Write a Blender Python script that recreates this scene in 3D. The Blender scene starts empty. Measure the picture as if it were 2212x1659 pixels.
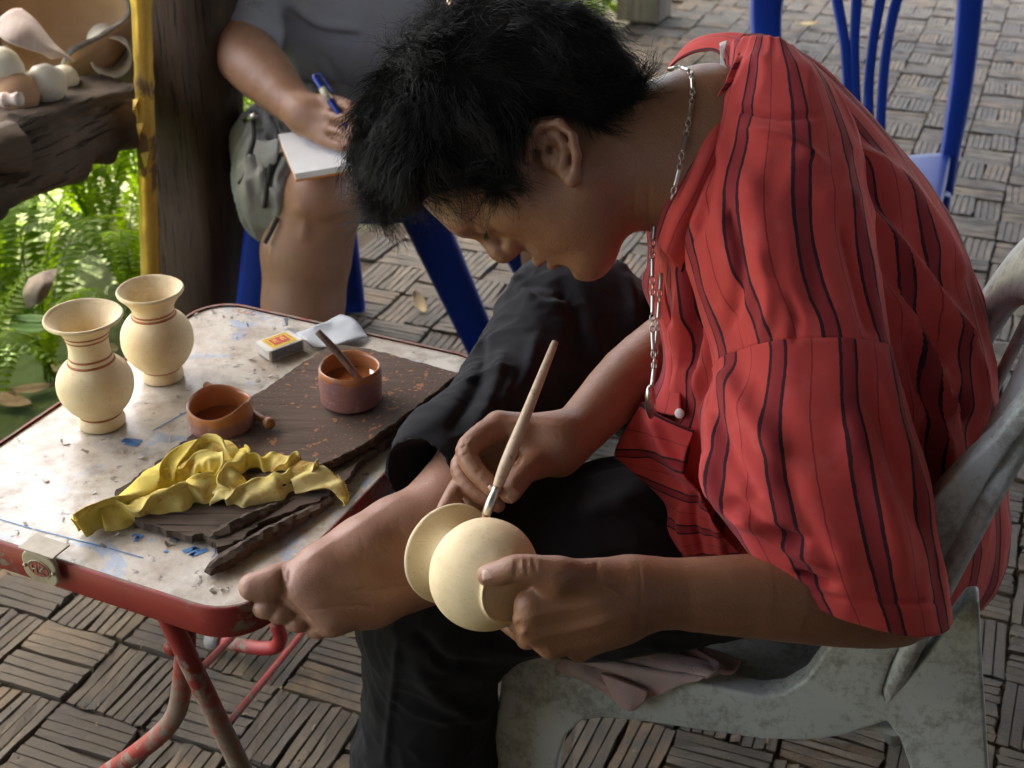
import bpy, bmesh, math, random
import numpy as np
from mathutils import Vector, Matrix, noise as mnoise

random.seed(7); np.random.seed(7)
R = math.radians
SC = bpy.context.scene
COL = SC.collection

# ------------------------------------------------------------------ camera
FPX, CX, CY = 2850.0, 1106.0, 829.5          # focal length and centre, measured on a 2212 x 1659 view of the photo
PITCH, CAMH = R(29.8), 1.45
cam_d = bpy.data.cameras.new('camera'); cam = bpy.data.objects.new('camera', cam_d); COL.objects.link(cam)
cam.location = (0, 0, CAMH); cam.rotation_euler = (math.pi/2-PITCH, 0, 0)
cam_d.sensor_width = 36.0; cam_d.lens = FPX/2212*36
cam_d.clip_start = 0.05; cam_d.clip_end = 300
cam_d.dof.use_dof = True; cam_d.dof.focus_distance = 1.36; cam_d.dof.aperture_fstop = 9.0
SC.camera = cam

# ------------------------------------------------------------------ world, sun, exposure
SUN_ELEV, SUN_AZ = R(67), R(-40)             # azimuth from +y towards +x
W = bpy.data.worlds.new('World'); SC.world = W; W.use_nodes = True
nt = W.node_tree; nt.nodes.clear()
sky = nt.nodes.new('ShaderNodeTexSky'); sky.sky_type = 'NISHITA'; sky.sun_disc = False
sky.sun_elevation = SUN_ELEV; sky.sun_rotation = SUN_AZ; sky.air_density = 0.7; sky.dust_density = 7.0; sky.ozone_density = 0.3
bg = nt.nodes.new('ShaderNodeBackground'); bg.inputs['Strength'].default_value = 0.15
wo = nt.nodes.new('ShaderNodeOutputWorld')
nt.links.new(sky.outputs[0], bg.inputs[0]); nt.links.new(bg.outputs[0], wo.inputs[0])
sun_d = bpy.data.lights.new('sun', 'SUN'); sun_d.energy = 4.6; sun_d.angle = R(0.6); sun_d.color = (1.0, .95, .86)
sun = bpy.data.objects.new('sun', sun_d); COL.objects.link(sun)
sdir = Vector((math.sin(SUN_AZ)*math.cos(SUN_ELEV), math.cos(SUN_AZ)*math.cos(SUN_ELEV), math.sin(SUN_ELEV)))
sun.location = sdir*20; sun.rotation_euler = sdir.to_track_quat('Z', 'Y').to_euler()
vs = SC.view_settings; vs.view_transform = 'Standard'; vs.look = 'None'; vs.gamma = 1.0; vs.exposure = 3.4
vs.use_curve_mapping = False
vs.use_white_balance = True; vs.white_balance_temperature = 6750; vs.white_balance_tint = 5      # the camera's balance for open shade

# ------------------------------------------------------------------ geometry of the view: places are found by casting rays from the measured camera
CS, SN = math.cos(PITCH), math.sin(PITCH)
def ray(px, py):
    x = (px-CX)/FPX; y = (CY-py)/FPX
    return np.array([x, CS+y*SN, -SN+y*CS])
CAMP = np.array([0, 0, CAMH])
def P(px, py, d): return CAMP+ray(px, py)*d
def PZ(px, py, z):
    r = ray(px, py); return CAMP+r*((z-CAMH)/r[2])
def PV(px, py, pt, nrm):
    r = ray(px, py); nrm = np.array(nrm, float); return CAMP+r*(np.dot(np.array(pt)-CAMP, nrm)/np.dot(r, nrm))
def proj(v):
    v = np.asarray(v, float)-CAMP
    d = v[..., 1]*CS-v[..., 2]*SN
    yc = v[..., 1]*SN+v[..., 2]*CS
    return CX+v[..., 0]/d*FPX, CY-yc/d*FPX, d
RT = np.array([1., 0, 0]); UPC = np.array([0, SN, CS]); FWC = np.array([0, CS, -SN])
def nrmz(v):
    v = np.asarray(v, float); return v/np.maximum(np.linalg.norm(v, axis=-1, keepdims=True), 1e-12)

# ------------------------------------------------------------------ object helpers
def tag(o, label=None, cat=None, group=None, kind=None):
    if label: o['label'] = label
    if cat: o['category'] = cat
    if group: o['group'] = group
    if kind: o['kind'] = kind
    return o
def thing(name, loc, label, cat, group=None, rz=0):
    o = bpy.data.objects.new(name, None); o.empty_display_size = .05
    COL.objects.link(o); o.location = tuple(float(c) for c in loc); o.rotation_euler = (0, 0, rz)
    return tag(o, label, cat, group)
def mesh(name, verts, faces, smooth=True, uv=None):
    me = bpy.data.meshes.new(name)
    v = np.asarray(verts, dtype=np.float32)
    if isinstance(faces, np.ndarray) and faces.ndim == 2:
        n, k = faces.shape
        me.vertices.add(len(v)); me.vertices.foreach_set('co', v.ravel())
        me.loops.add(n*k); me.loops.foreach_set('vertex_index', faces.astype(np.int32).ravel())
        me.polygons.add(n); me.polygons.foreach_set('loop_start', np.arange(0, n*k, k, dtype=np.int32))
        me.update(calc_edges=True); me.validate()
    else:
        me.from_pydata([tuple(map(float, p)) for p in v], [], [tuple(int(i) for i in f) for f in faces])
    if smooth:
        me.polygons.foreach_set('use_smooth', np.ones(len(me.polygons), dtype=bool))
    if uv is not None:
        uvl = me.uv_layers.new(name='UVMap'); li = np.zeros(len(me.loops), dtype=np.int32)
        me.loops.foreach_get('vertex_index', li); uvl.data.foreach_set('uv', np.asarray(uv, dtype=np.float32)[li].ravel())
    return me
def obj(name, verts, faces, m, parent=None, smooth=True, uv=None, base=None):
    """verts in world space; the origin is the parent's place or the foot of the mesh"""
    v = np.asarray(verts, float)
    if parent is not None:
        q = parent
        org = np.zeros(3)
        while q is not None:
            org = org+np.array(q.location); q = q.parent
    else:
        org = np.array([v[:, 0].mean(), v[:, 1].mean(), v[:, 2].min()]) if base is None else np.array(base)
    me = mesh(name, v-org, faces, smooth, uv); me.materials.append(m)
    o = bpy.data.objects.new(name, me); COL.objects.link(o)
    if parent is not None: o.parent = parent
    else: o.location = tuple(float(c) for c in org)
    return o
def bevel(o, w=.003, seg=2, ang=35):
    b = o.modifiers.new('bevel', 'BEVEL'); b.width = w; b.segments = seg; b.limit_method = 'ANGLE'; b.angle_limit = R(ang); return o
def solid(o, t, off=0):
    s = o.modifiers.new('solidify', 'SOLIDIFY'); s.thickness = t; s.offset = off; return o
def attr(o, name, vals):
    a = o.data.attributes.new(name, 'FLOAT', 'POINT'); a.data.foreach_set('value', np.asarray(vals, dtype=np.float32)); return o

# ------------------------------------------------------------------ shape helpers
def crom(pts, n):
    """Catmull-Rom through pts (k, ...) sampled at n parameters"""
    p = np.asarray(pts, float); k = len(p)
    t = np.linspace(0, k-1, n); i = np.clip(t.astype(int), 0, k-2); f = (t-i).reshape((-1,)+(1,)*(p.ndim-1))
    g = lambda j: p[np.clip(j, 0, k-1)]
    p0, p1, p2, p3 = g(i-1), g(i), g(i+1), g(i+2)
    p0 = np.where((i == 0).reshape(f.shape), 2*p1-p2, p0); p3 = np.where((i == k-2).reshape(f.shape), 2*p2-p1, p3)
    return .5*((2*p1)+(p2-p0)*f+(2*p0-5*p1+4*p2-p3)*f*f+(3*p1-p0-3*p2+p3)*f**3)
def gridfaces(nr, nc, closed=False):
    i = np.arange(nr-1)[:, None]; j = np.arange(nc if closed else nc-1)[None, :]
    a = i*nc+j; b = i*nc+(j+1) % nc
    return np.stack([a, b, b+nc, a+nc], -1).reshape(-1, 4)
def loft(rings, nv, nu, expo=2.0, caps=False):
    """rings: list of (C, A, B): closed sections C + cos*A + sin*B; returns verts, faces, phi, t"""
    c = crom(np.array([[r[0], r[1], r[2]] for r in rings]), nv)
    ph = np.linspace(0, 2*math.pi, nu, endpoint=False)
    ex = np.array([r[3] if len(r) > 3 else expo for r in rings], float)
    ex = np.interp(np.linspace(0, len(rings)-1, nv), np.arange(len(rings)), ex)[:, None]
    cs, sn = np.cos(ph)[None], np.sin(ph)[None]
    ca = np.sign(cs)*np.abs(cs)**(2/ex); sa = np.sign(sn)*np.abs(sn)**(2/ex)
    v = c[:, 0][:, None]+ca[..., None]*c[:, 1][:, None]+sa[..., None]*c[:, 2][:, None]
    f = gridfaces(nv, nu, True)
    return v.reshape(-1, 3), f, np.tile(ph, nv), np.repeat(np.linspace(0, 1, nv), nu)
def tube(pts, rad, n=8, seg=None, caps=True, flat=1.0, up=(0, 0, 1)):
    p = np.asarray(pts, float)
    r = np.full(len(p), rad, float) if np.isscalar(rad) else np.asarray(rad, float)
    if seg and len(p) > 2:
        r = crom(r, seg); p = crom(p, seg)
    elif seg:
        r = np.linspace(r[0], r[-1], seg); p = np.linspace(p[0], p[-1], seg)
    t = nrmz(np.gradient(p, axis=0))
    u = np.array(up, float)
    if abs(np.dot(u, t[0])) > .95: u = np.array([1., 0, 0])
    a = nrmz(np.cross(t, u)); 
    for i in range(1, len(a)):
        q = a[i-1]-np.dot(a[i-1], t[i])*t[i]; a[i] = q/np.linalg.norm(q)
    b = np.cross(t, a)
    ph = np.linspace(0, 2*math.pi, n, endpoint=False)
    v = p[:, None]+r[:, None, None]*(np.cos(ph)[None, :, None]*a[:, None]+flat*np.sin(ph)[None, :, None]*b[:, None])
    v = v.reshape(-1, 3); f = [tuple(q) for q in gridfaces(len(p), n, True)]
    if caps:
        f.append(tuple(range(n-1, -1, -1))); f.append(tuple(range((len(p)-1)*n, len(p)*n)))
    return v, f
class MB:
    def __init__(s): s.v = []; s.f = []; s.n = 0
    def add(s, v, f):
        v = np.asarray(v, float); s.v.append(v); s.f += [tuple(int(i)+s.n for i in q) for q in f]; s.n += len(v); return s
    def box(s, c, sx, sy, sz, ex=(1, 0, 0), ey=(0, 1, 0), ez=(0, 0, 1)):
        c = np.array(c, float); ex, ey, ez = (np.array(e, float) for e in (ex, ey, ez))
        v = [c+ex*sx/2*a+ey*sy/2*b+ez*sz/2*q for a in (-1, 1) for b in (-1, 1) for q in (-1, 1)]
        return s.add(v, [(0, 1, 3, 2), (4, 6, 7, 5), (0, 4, 5, 1), (2, 3, 7, 6), (0, 2, 6, 4), (1, 5, 7, 3)])
    def tube(s, *a, **k): return s.add(*tube(*a, **k))
    def obj(s, name, m, parent=None, smooth=True, base=None): return obj(name, np.concatenate(s.v), s.f, m, parent, smooth, base=base)
def extrude_poly(pts, vec):
    """pts: (n,3) planar outline; vec: extrusion"""
    p = np.asarray(pts, float); n = len(p)
    v = np.concatenate([p, p+np.asarray(vec, float)])
    nv = np.zeros(3)
    for i in range(n): nv += np.cross(p[i], p[(i+1) % n])
    f = [tuple(range(n)), tuple(range(2*n-1, n-1, -1))]+[(i+n, (i+1) % n+n, (i+1) % n, i) for i in range(n)]
    if np.dot(nv, vec) > 0: f = [tuple(reversed(q)) for q in f]
    return v, f
def lathe(prof, c, axis=(0, 0, 1), n=48, wob=None):
    """prof: (r, h) pairs"""
    ax = nrmz(np.array(axis, float)); u = np.array([1., 0, 0]) if abs(ax[0]) < .9 else np.array([0, 1., 0])
    a = nrmz(np.cross(ax, u)); b = np.cross(ax, a)
    pr = np.asarray(prof, float); ph = np.linspace(0, 2*math.pi, n, endpoint=False)
    rr = pr[:, 0][:, None]*np.ones(n)[None]; hh = pr[:, 1][:, None]*np.ones(n)[None]
    if wob is not None: rr, hh = wob(rr, hh, ph[None])
    v = np.array(c, float)+rr[..., None]*(np.cos(ph)[None, :, None]*a+np.sin(ph)[None, :, None]*b)+hh[..., None]*ax
    return v.reshape(-1, 3), gridfaces(len(pr), n, True)
def fbm(v, scale, oct=3, seed=0.0):
    """cheap smooth pseudo-noise for arrays of points"""
    v = np.asarray(v, float)*scale+seed*7.31
    o = np.zeros(v.shape[:-1]); a = 1.0
    for k in range(oct):
        x, y, z = v[..., 0]*(1.9**k)+k*3.1, v[..., 1]*(1.9**k)-k*1.7, v[..., 2]*(1.9**k)+k*5.3
        o += a*(np.sin(x+1.7*np.sin(y*.9+z*.4))*np.cos(y*1.1-z*.7+np.sin(x*.6))+.5*np.sin(z*1.3+x*.8+1.3*np.cos(y*1.2)))
        a *= .5
    return o*.6
def vnormals(v, f):
    n = np.zeros_like(v); f = np.asarray(f)
    fn = np.cross(v[f[:, 2]]-v[f[:, 0]], v[f[:, 3 if f.shape[1] > 3 else 1]]-v[f[:, 1]])
    for k in range(f.shape[1]): np.add.at(n, f[:, k], fn)
    return nrmz(n)
def creases(v, nrm, lines):
    """folds: each line is ([(px, py), ...], half width px, height m); positive = ridge. The folds are real relief on the side that shows them"""
    px, py, d = proj(v); vd = nrmz(CAMP-v); fac = np.clip((nrm*vd).sum(-1)*3, 0, 1)
    q = np.stack([px, py], -1); out = np.zeros(len(v))
    for pts, w, h in lines:
        p = crom(np.array(pts, float), max(2, (len(pts)-1)*4+1)) if len(pts) > 2 else np.array(pts, float)
        best = np.full(len(v), 1e9); tt = np.zeros(len(v)); n = len(p)-1
        for i in range(n):
            ab = p[i+1]-p[i]; t = np.clip(((q-p[i])@ab)/(ab@ab), 0, 1)
            dd = np.linalg.norm(q-p[i]-t[:, None]*ab, axis=1)
            m = dd < best; best = np.where(m, dd, best); tt = np.where(m, (i+t)/n, tt)
        env = np.clip(np.minimum(tt, 1-tt)*6, 0, 1)**.5*.85+.15
        out += h*np.exp(-(best/w)**2)*env
    return v+nrm*(out*fac)[:, None]

# ------------------------------------------------------------------ implicit bodies (smooth unions, polygonised by surface nets)
def rc(a, b, ra, rb=None): return ('c', np.array(a, float), np.array(b, float), float(ra), float(ra if rb is None else rb))
def el(c, rad, ax=None): return ('e', np.array(c, float), np.array(rad, float), np.eye(3) if ax is None else np.array(ax, float))
def _bb(p):
    if p[0] == 'c': r = max(p[3], p[4]); return np.minimum(p[1], p[2])-r, np.maximum(p[1], p[2])+r
    e = np.abs(p[3].T*p[2]).sum(1) if p[3] is not None else p[2]
    return p[1]-e, p[1]+e
def _ev(p, X):
    if p[0] == 'c':
        ba = p[2]-p[1]; t = np.clip(((X-p[1])@ba)/max(ba@ba, 1e-12), 0, 1)
        return np.linalg.norm(X-p[1]-t[..., None]*ba, axis=-1)-(p[3]+t*(p[4]-p[3]))
    q = (X-p[1])@p[3].T; k0 = np.linalg.norm(q/p[2], axis=-1); k1 = np.linalg.norm(q/p[2]**2, axis=-1)
    return k0*(k0-1)/np.maximum(k1, 1e-9)
def smin(a, b, k):
    h = np.maximum(k-np.abs(a-b), 0)/k; return np.minimum(a, b)-h*h*k*.25
def smax(a, b, k): return -smin(-a, -b, k)
def implicit(groups, h, lo=None, hi=None, sub=(), disp=None):
    """groups: [(prims, k inside, k to the rest)], sub: [(prim, k)] carved away"""
    bbs = [_bb(p) for g in groups for p in g[0]]
    L = np.min([b[0] for b in bbs], 0)-4*h if lo is None else np.array(lo, float)
    H = np.max([b[1] for b in bbs], 0)+4*h if hi is None else np.array(hi, float)
    n = np.ceil((H-L)/h).astype(int)+1
    BIG = 1.0; F = np.full(n, BIG, np.float32)
    axs = [L[i]+h*np.arange(n[i]) for i in range(3)]
    def apply(G, p, k, op):
        b0, b1 = _bb(p); m = max(k, 0)+4*h
        s = np.clip(np.floor((b0-m-L)/h).astype(int), 0, n); e = np.clip(np.ceil((b1+m-L)/h).astype(int)+1, 0, n)
        if np.any(e <= s): return
        sl = tuple(slice(s[i], e[i]) for i in range(3))
        X = np.stack(np.meshgrid(*[axs[i][sl[i]] for i in range(3)], indexing='ij'), -1)
        G[sl] = op(G[sl], _ev(p, X))
    for prims, ki, ko in groups:
        G = np.full(n, BIG, np.float32)
        for p in prims: apply(G, p, ki, lambda a, b: smin(a, b, ki))
        F = smin(F, G, ko)
    for p, k in sub: apply(F, p, k, lambda a, b: smax(a, -b, k))
    if disp is not None:
        X = np.stack(np.meshgrid(*axs, indexing='ij'), -1); F = F+disp(X)
    v, f = surfnet(F)
    return L+v*h, f
def surfnet(F):
    n = F.shape; S = F < 0
    c = np.zeros(tuple(k-1 for k in n), np.int8)
    for i in (0, 1):
        for j in (0, 1):
            for k in (0, 1): c += S[i:n[0]-1+i, j:n[1]-1+j, k:n[2]-1+k]
    mix = (c > 0) & (c < 8); I = np.argwhere(mix); idx = np.full(mix.shape, -1, np.int64); idx[mix] = np.arange(len(I))
    pos = np.zeros((len(I), 3)); cnt = np.zeros(len(I))
    cor = [(i, j, k) for i in (0, 1) for j in (0, 1) for k in (0, 1)]
    val = {q: F[I[:, 0]+q[0], I[:, 1]+q[1], I[:, 2]+q[2]] for q in cor}
    for a in cor:
        for ax in range(3):
            if a[ax]: continue
            b = list(a); b[ax] = 1; b = tuple(b)
            fa, fb = val[a], val[b]; m = (fa < 0) != (fb < 0)
            t = np.where(m, fa/np.where(m, fa-fb, 1), 0)
            pt = np.array(a, float)[None]+np.zeros((len(I), 3)); pt[:, ax] += t
            pos += np.where(m[:, None], pt, 0); cnt += m
    v = I+pos/cnt[:, None]; faces = []
    for ax in range(3):
        o1, o2 = [(1, 2), (2, 0), (0, 1)][ax]
        sa = [slice(None)]*3; sb = [slice(None)]*3; sa[ax] = slice(0, n[ax]-1); sb[ax] = slice(1, n[ax])
        ch = S[tuple(sa)] != S[tuple(sb)]; E = np.argwhere(ch)
        E = E[(E[:, o1] > 0) & (E[:, o2] > 0) & (E[:, o1] < n[o1]-1) & (E[:, o2] < n[o2]-1)]
        if not len(E): continue
        ins = S[E[:, 0], E[:, 1], E[:, 2]]
        q = []
        for d1, d2 in ((-1, -1), (0, -1), (0, 0), (-1, 0)):
            e = E.copy(); e[:, o1] += d1; e[:, o2] += d2; q.append(idx[e[:, 0], e[:, 1], e[:, 2]])
        q = np.stack(q, -1); q = np.where(ins[:, None], q, q[:, ::-1]); faces.append(q)
    return v, np.concatenate(faces)
def relax(v, f, it=2, lam=.5):
    f = np.asarray(f)
    for _ in range(it):
        s = np.zeros_like(v); c = np.zeros(len(v))
        for a, b in ((0, 1), (1, 2), (2, 3), (3, 0)):
            np.add.at(s, f[:, a], v[f[:, b]]); np.add.at(s, f[:, b], v[f[:, a]])
            np.add.at(c, f[:, a], 1); np.add.at(c, f[:, b], 1)
        v = v+lam*(s/np.maximum(c, 1)[:, None]-v)
    return v

# ------------------------------------------------------------------ material helpers
class NT:
    def __init__(s, name):
        s.m = bpy.data.materials.new(name); s.m.use_nodes = True; s.t = s.m.node_tree
        s.b = s.t.nodes['Principled BSDF']; s.out = s.t.nodes['Material Output']
    def n(s, typ, props=None, **inp):
        q = s.t.nodes.new('ShaderNode'+typ)
        for k, v in (props or {}).items(): setattr(q, k, v)
        for k, v in inp.items():
            k2 = k.replace('_', ' ')
            sock = q.inputs[int(k[1:])] if k[0] == 'i' and k[1:].isdigit() else q.inputs[k2]
            s.set(sock, v)
        return q
    def set(s, sock, v):
        if hasattr(v, 'is_linked') or isinstance(v, bpy.types.NodeSocket): s.t.links.new(v, sock)
        elif isinstance(v, bpy.types.Node): s.t.links.new(v.outputs[0], sock)
        elif isinstance(v, (tuple, list)) and len(v) == 3 and sock.type == 'RGBA': sock.default_value = (*v, 1)
        else: sock.default_value = v
    def P(s, **k):
        for a, v in k.items(): s.set(s.b.inputs[a.replace('_', ' ')], v)
        return s
    def math(s, op, a, b=0.0, c=None):
        q = s.n('Math', {'operation': op}); s.set(q.inputs[0], a); s.set(q.inputs[1], b)
        if c is not None: s.set(q.inputs[2], c)
        return q.outputs[0]
    def co(s, scale=(1, 1, 1), rot=(0, 0, 0), src='Object'):
        tc = s.n('TexCoord'); mp = s.n('Mapping'); mp.inputs['Scale'].default_value = scale; mp.inputs['Rotation'].default_value = rot
        s.t.links.new(tc.outputs[src], mp.inputs[0]); return mp.outputs[0]
    def noise(s, co, scale, detail=4, rough=.55, dist=0.0):
        q = s.n('TexNoise', Scale=scale, Detail=detail, Roughness=rough, Distortion=dist); s.t.links.new(co, q.inputs['Vector']); return q.outputs[0]
    def ramp(s, fac, stops):
        q = s.n('ValToRGB'); s.set(q.inputs[0], fac); e = q.color_ramp.elements
        while len(e) > 1: e.remove(e[-1])
        for i, (p, c) in enumerate(stops):
            x = e[0] if i == 0 else e.new(p); x.position = p; x.color = (*c, 1) if len(c) == 3 else c
        return q.outputs[0]
    def step(s, fac, lo, hi): return s.n('MapRange', Value=fac, From_Min=lo, From_Max=hi).outputs[0]
    def mix(s, fac, a, b, typ='MIX'):
        q = s.n('Mix', {'data_type': 'RGBA', 'blend_type': typ}); s.set(q.inputs[0], fac); s.set(q.inputs[6], a); s.set(q.inputs[7], b); return q.outputs[2]
    def bump(s, h, strength=.3, dist=.002, normal=None):
        q = s.n('Bump', Strength=strength, Distance=dist, Height=h)
        if normal is not None: s.t.links.new(normal, q.inputs['Normal'])
        s.t.links.new(q.outputs[0], s.b.inputs['Normal']); return q.outputs[0]
def simple(name, c1, c2=None, scale=8, rough=.6, bump=0., bscale=60, bdist=.002, spec=.5, detail=5, lo=.35, hi=.65, stretch=(1, 1, 1), coat=0., rvar=0.):
    t = NT(name); co = t.co(stretch)
    nz = t.noise(co, scale, detail)
    if c2 is not None: t.P(Base_Color=t.mix(t.step(nz, lo, hi), c1, c2))
    else: t.P(Base_Color=(*c1, 1))
    t.P(Roughness=rough)
    if rvar: t.P(Roughness=t.math('MULTIPLY_ADD', t.noise(co, scale*2.3, 4), rvar, rough-rvar/2))
    t.b.inputs['Specular IOR Level'].default_value = spec; t.b.inputs['Coat Weight'].default_value = coat
    if bump: t.bump(t.noise(co, bscale, 5), bump, bdist)
    return t.m
def wood(name, c1, c2, c3, grain=(1, 1, .06), scale=45, rough=.75, bump=.6, bdist=.004, spec=.3):
    t = NT(name); co = t.co(grain); big = t.noise(t.co((1, 1, 1)), 5, 4)
    g = t.noise(co, scale, 6, .6, .4); g2 = t.noise(co, scale*3.1, 4, .6)
    col = t.mix(t.step(g, .35, .65), c1, c2); col = t.mix(t.step(big, .42, .68), col, c3)
    cr = t.step(g2, .30, .42); col = t.mix(t.math('SUBTRACT', 1.0, cr), col, (c1[0]*.3, c1[1]*.3, c1[2]*.3))
    t.P(Base_Color=col, Roughness=rough); t.b.inputs['Specular IOR Level'].default_value = spec
    t.bump(t.math('ADD', t.math('MULTIPLY', g, .6), t.math('MULTIPLY', cr, .8)), bump, bdist); return t.m
# ================================================================== SETTING
G1 = np.array([math.cos(R(-22)), math.sin(R(-22)), 0]); G2 = np.array([-G1[1], G1[0], 0])
RAIL = np.array([-.744, 2.54, 0])                       # a point on the pavilion's garden edge
def G(u, v, z=0.): return RAIL+G1*u+G2*v+np.array([0, 0, z])
CELL = .1512; ORG = PZ(132.7, 1510.4, 0)

m_soil = simple('dark_soil', (.035, .026, .018), (.08, .06, .04), 9, .95, .8, 60, .01, .2)
def foliage(name, c1, c2, scale=6, tr=.45):
    t = NT(name); nz = t.noise(t.co(), scale, 3); oi = t.n('ObjectInfo')
    f = t.math('FRACT', t.math('ADD', t.math('MULTIPLY', nz, .7), t.math('MULTIPLY', oi.outputs['Random'], .6)))
    col = t.mix(f, c1, c2); t.P(Base_Color=col, Roughness=.5); t.b.inputs['Specular IOR Level'].default_value = .2
    tl = t.n('BsdfTranslucent'); t.set(tl.inputs['Color'], t.mix(.5, col, (c2[0]*1.6, c2[1]*1.5, c2[2]*.6)))
    mx = t.n('MixShader'); mx.inputs[0].default_value = tr
    t.t.links.new(t.b.outputs[0], mx.inputs[1]); t.t.links.new(tl.outputs[0], mx.inputs[2]); t.t.links.new(mx.outputs[0], t.out.inputs[0]); return t.m
m_fern = foliage('fern_leaf', (.05, .125, .004), (.125, .20, .006), 6, .55)
m_leaf = foliage('shrub_leaf', (.05, .12, .008), (.13, .21, .012), 8)
m_grass = foliage('grass_blade', (.07, .14, .01), (.15, .22, .02), 5)
m_dry = simple('dry_leaf', (.22, .14, .08), (.38, .27, .16), 30, .8, .4, 120, .001)
m_stem = simple('stem', (.05, .08, .02), (.09, .09, .03), 30, .7)

# ground: one sheet to the horizon
def ground():
    t = NT('ground'); co = t.co(); a = t.noise(co, .9, 5); b = t.noise(co, 22, 5)
    col = t.mix(t.step(a, .4, .6), t.mix(b, (.06, .045, .03), (.12, .09, .06)), t.mix(b, (.05, .08, .02), (.10, .14, .04)))
    t.P(Base_Color=col, Roughness=.95); t.bump(b, .6, .02); n = 60
    xs = np.linspace(-90, 90, n); X, Y = np.meshgrid(xs, xs, indexing='ij'); v = np.stack([X, Y, np.full_like(X, -.09)], -1).reshape(-1, 3)
    o = obj('ground', v, gridfaces(n, n)[:, ::-1], t.m, base=(0, 0, -.09)); tag(o, kind='structure')
ground()

# floor slab of the pavilion and its paving bricks
t = NT('mortar_bed'); b_ = t.noise(t.co(), 60, 5)
t.P(Base_Color=t.mix(b_, (.030, .023, .016), (.095, .070, .048)), Roughness=1.0); t.bump(b_, 1.0, .01)
m_bed = t.m
fl = extrude_poly([G(-.02, -4.5, -.016), G(9, -4.5, -.016), G(9, 6.05, -.016), G(-.02, 6.05, -.016)], (0, 0, -.1))
floor = tag(obj('floor', *fl, m_bed, smooth=False, base=(0, 0, -.016)), kind='structure')

t = NT('paving_brick'); co = t.co(); oi = t.n('ObjectInfo'); ge = t.n('NewGeometry')
rnd = t.math('FRACT', t.math('ADD', t.math('MULTIPLY', oi.outputs['Random'], 1.0), t.math('MULTIPLY', ge.outputs['Random Per Island'], 7.3)))
wp = t.n('Mapping'); t.t.links.new(ge.outputs['Position'], wp.inputs[0])
n1 = t.noise(wp.outputs[0], 18, 5); n2 = t.noise(wp.outputs[0], 160, 4, .7); n3 = t.noise(wp.outputs[0], 2.2, 3)
col = t.ramp(rnd, [(0, (.054, .039, .025)), (.25, (.082, .064, .043)), (.55, (.105, .080, .050)), (.75, (.135, .087, .044)), (.9, (.15, .112, .064)), (1, (.072, .061, .047))])
col = t.mix(t.step(n1, .38, .66), col, (.062, .053, .043)); col = t.mix(t.math('MULTIPLY', t.step(n2, .5, .75), .45), col, (.05, .045, .04))
col = t.mix(t.math('MULTIPLY', t.step(n3, .5, .7), .35), col, (.14, .108, .065))
t.P(Base_Color=col, Roughness=t.math('MULTIPLY_ADD', n1, .25, .58)); t.b.inputs['Specular IOR Level'].default_value = .35
t.bump(t.math('ADD', n2, t.math('MULTIPLY', n1, 1.2)), .7, .003); m_brick = t.m

def brick_mesh(seed, nl=4):
    rg = random.Random(seed); L, Wd = CELL*.974, CELL*.482; rw = Wd/4
    prof = [(-Wd/2, -.03)]
    for k in range(4):
        x0 = -Wd/2+k*rw+(.0006 if k == 0 else .0015); x1 = -Wd/2+(k+1)*rw-(.0006 if k == 3 else .0015)
        prof += [(x0, -.0012+rg.uniform(-.0006, 0)), (x1, -.0010+rg.uniform(-.0006, .0004))]
        if k < 3: prof.append(((-Wd/2+(k+1)*rw), -.0085))
    prof.append((Wd/2, -.03)); v = []
    for i in range(nl):
        y = -L/2+L*i/(nl-1)
        for k, (x, z) in enumerate(prof):
            e = k in (0, 1, len(prof)-2, len(prof)-1)
            v.append((x+(rg.uniform(-.0014, .0038)*(1 if k < 3 else -1) if e else rg.uniform(-.0006, .0006)),
                      y+(rg.uniform(-.0012, .0055)*(1 if i == 0 else -1) if i in (0, nl-1) else 0), z+(rg.uniform(-.0026, .0006) if z > -.02 else 0)))
    n = len(prof); f = [tuple(q[::-1]) for q in gridfaces(nl, n)]
    f.append(tuple(range(n-1, -1, -1))[::-1]); f.append(tuple(range((nl-1)*n, nl*n))[::-1])
    return np.array(v), f
BR = [brick_mesh(s) for s in range(12)]
BRM = []
for v, f in BR:
    me = mesh('brick', v, f, False); me.materials.append(m_brick); BRM.append(me)
cands = []
for i in range(-40, 80):
    for j in range(-30, 75):
        for h in (0, 1):
            cen = ORG+G1*CELL*(i+.5)+G2*CELL*(j+.5); ang = R(-22)
            if (i+j) % 2 == 0: cen = cen+G1*CELL*(.25 if h else -.25)
            else: cen = cen+G2*CELL*(.25 if h else -.25); ang += math.pi/2
            rel = cen-RAIL
            if rel@G1 < .05 or rel@G2 > 6.0 or rel@G1 > 8.5: continue
            px, py, d = proj(cen)
            if d < .5 or d > 11 or not (-900 < px < 3300 and -350 < py < 2300): continue
            rg = random.Random(i*1000+j*7+h)
            hid = (1480 < px < 2060 and 250 < py < 1330) or (90 < px < 900 and 760 < py < 1150) or (760 < px < 1400 and -50 < py < 430) \
                or (1130 < px < 1480 and 640 < py < 1350) or (500 < px < 880 and 1130 < py < 1290) or px < 40 and py < 900 or (820 < px < 1080 and 1400 < py)
            inn = 0 < px < 2212 and 0 < py < 1659
            cands.append((d+(100 if hid or not inn else 0), cen, ang+R(rg.uniform(-2.0, 2.0)), rg.randrange(12), rg.uniform(-.0065, .001)))
cands.sort(key=lambda q: q[0])
for d, cen, ang, k, dz in cands[:300]:
    o = bpy.data.objects.new('brick', BRM[k]); COL.objects.link(o); o.parent = floor
    o.location = (cen[0], cen[1], dz+.016); o.rotation_euler = (0, 0, ang)
mb = MB()
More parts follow.
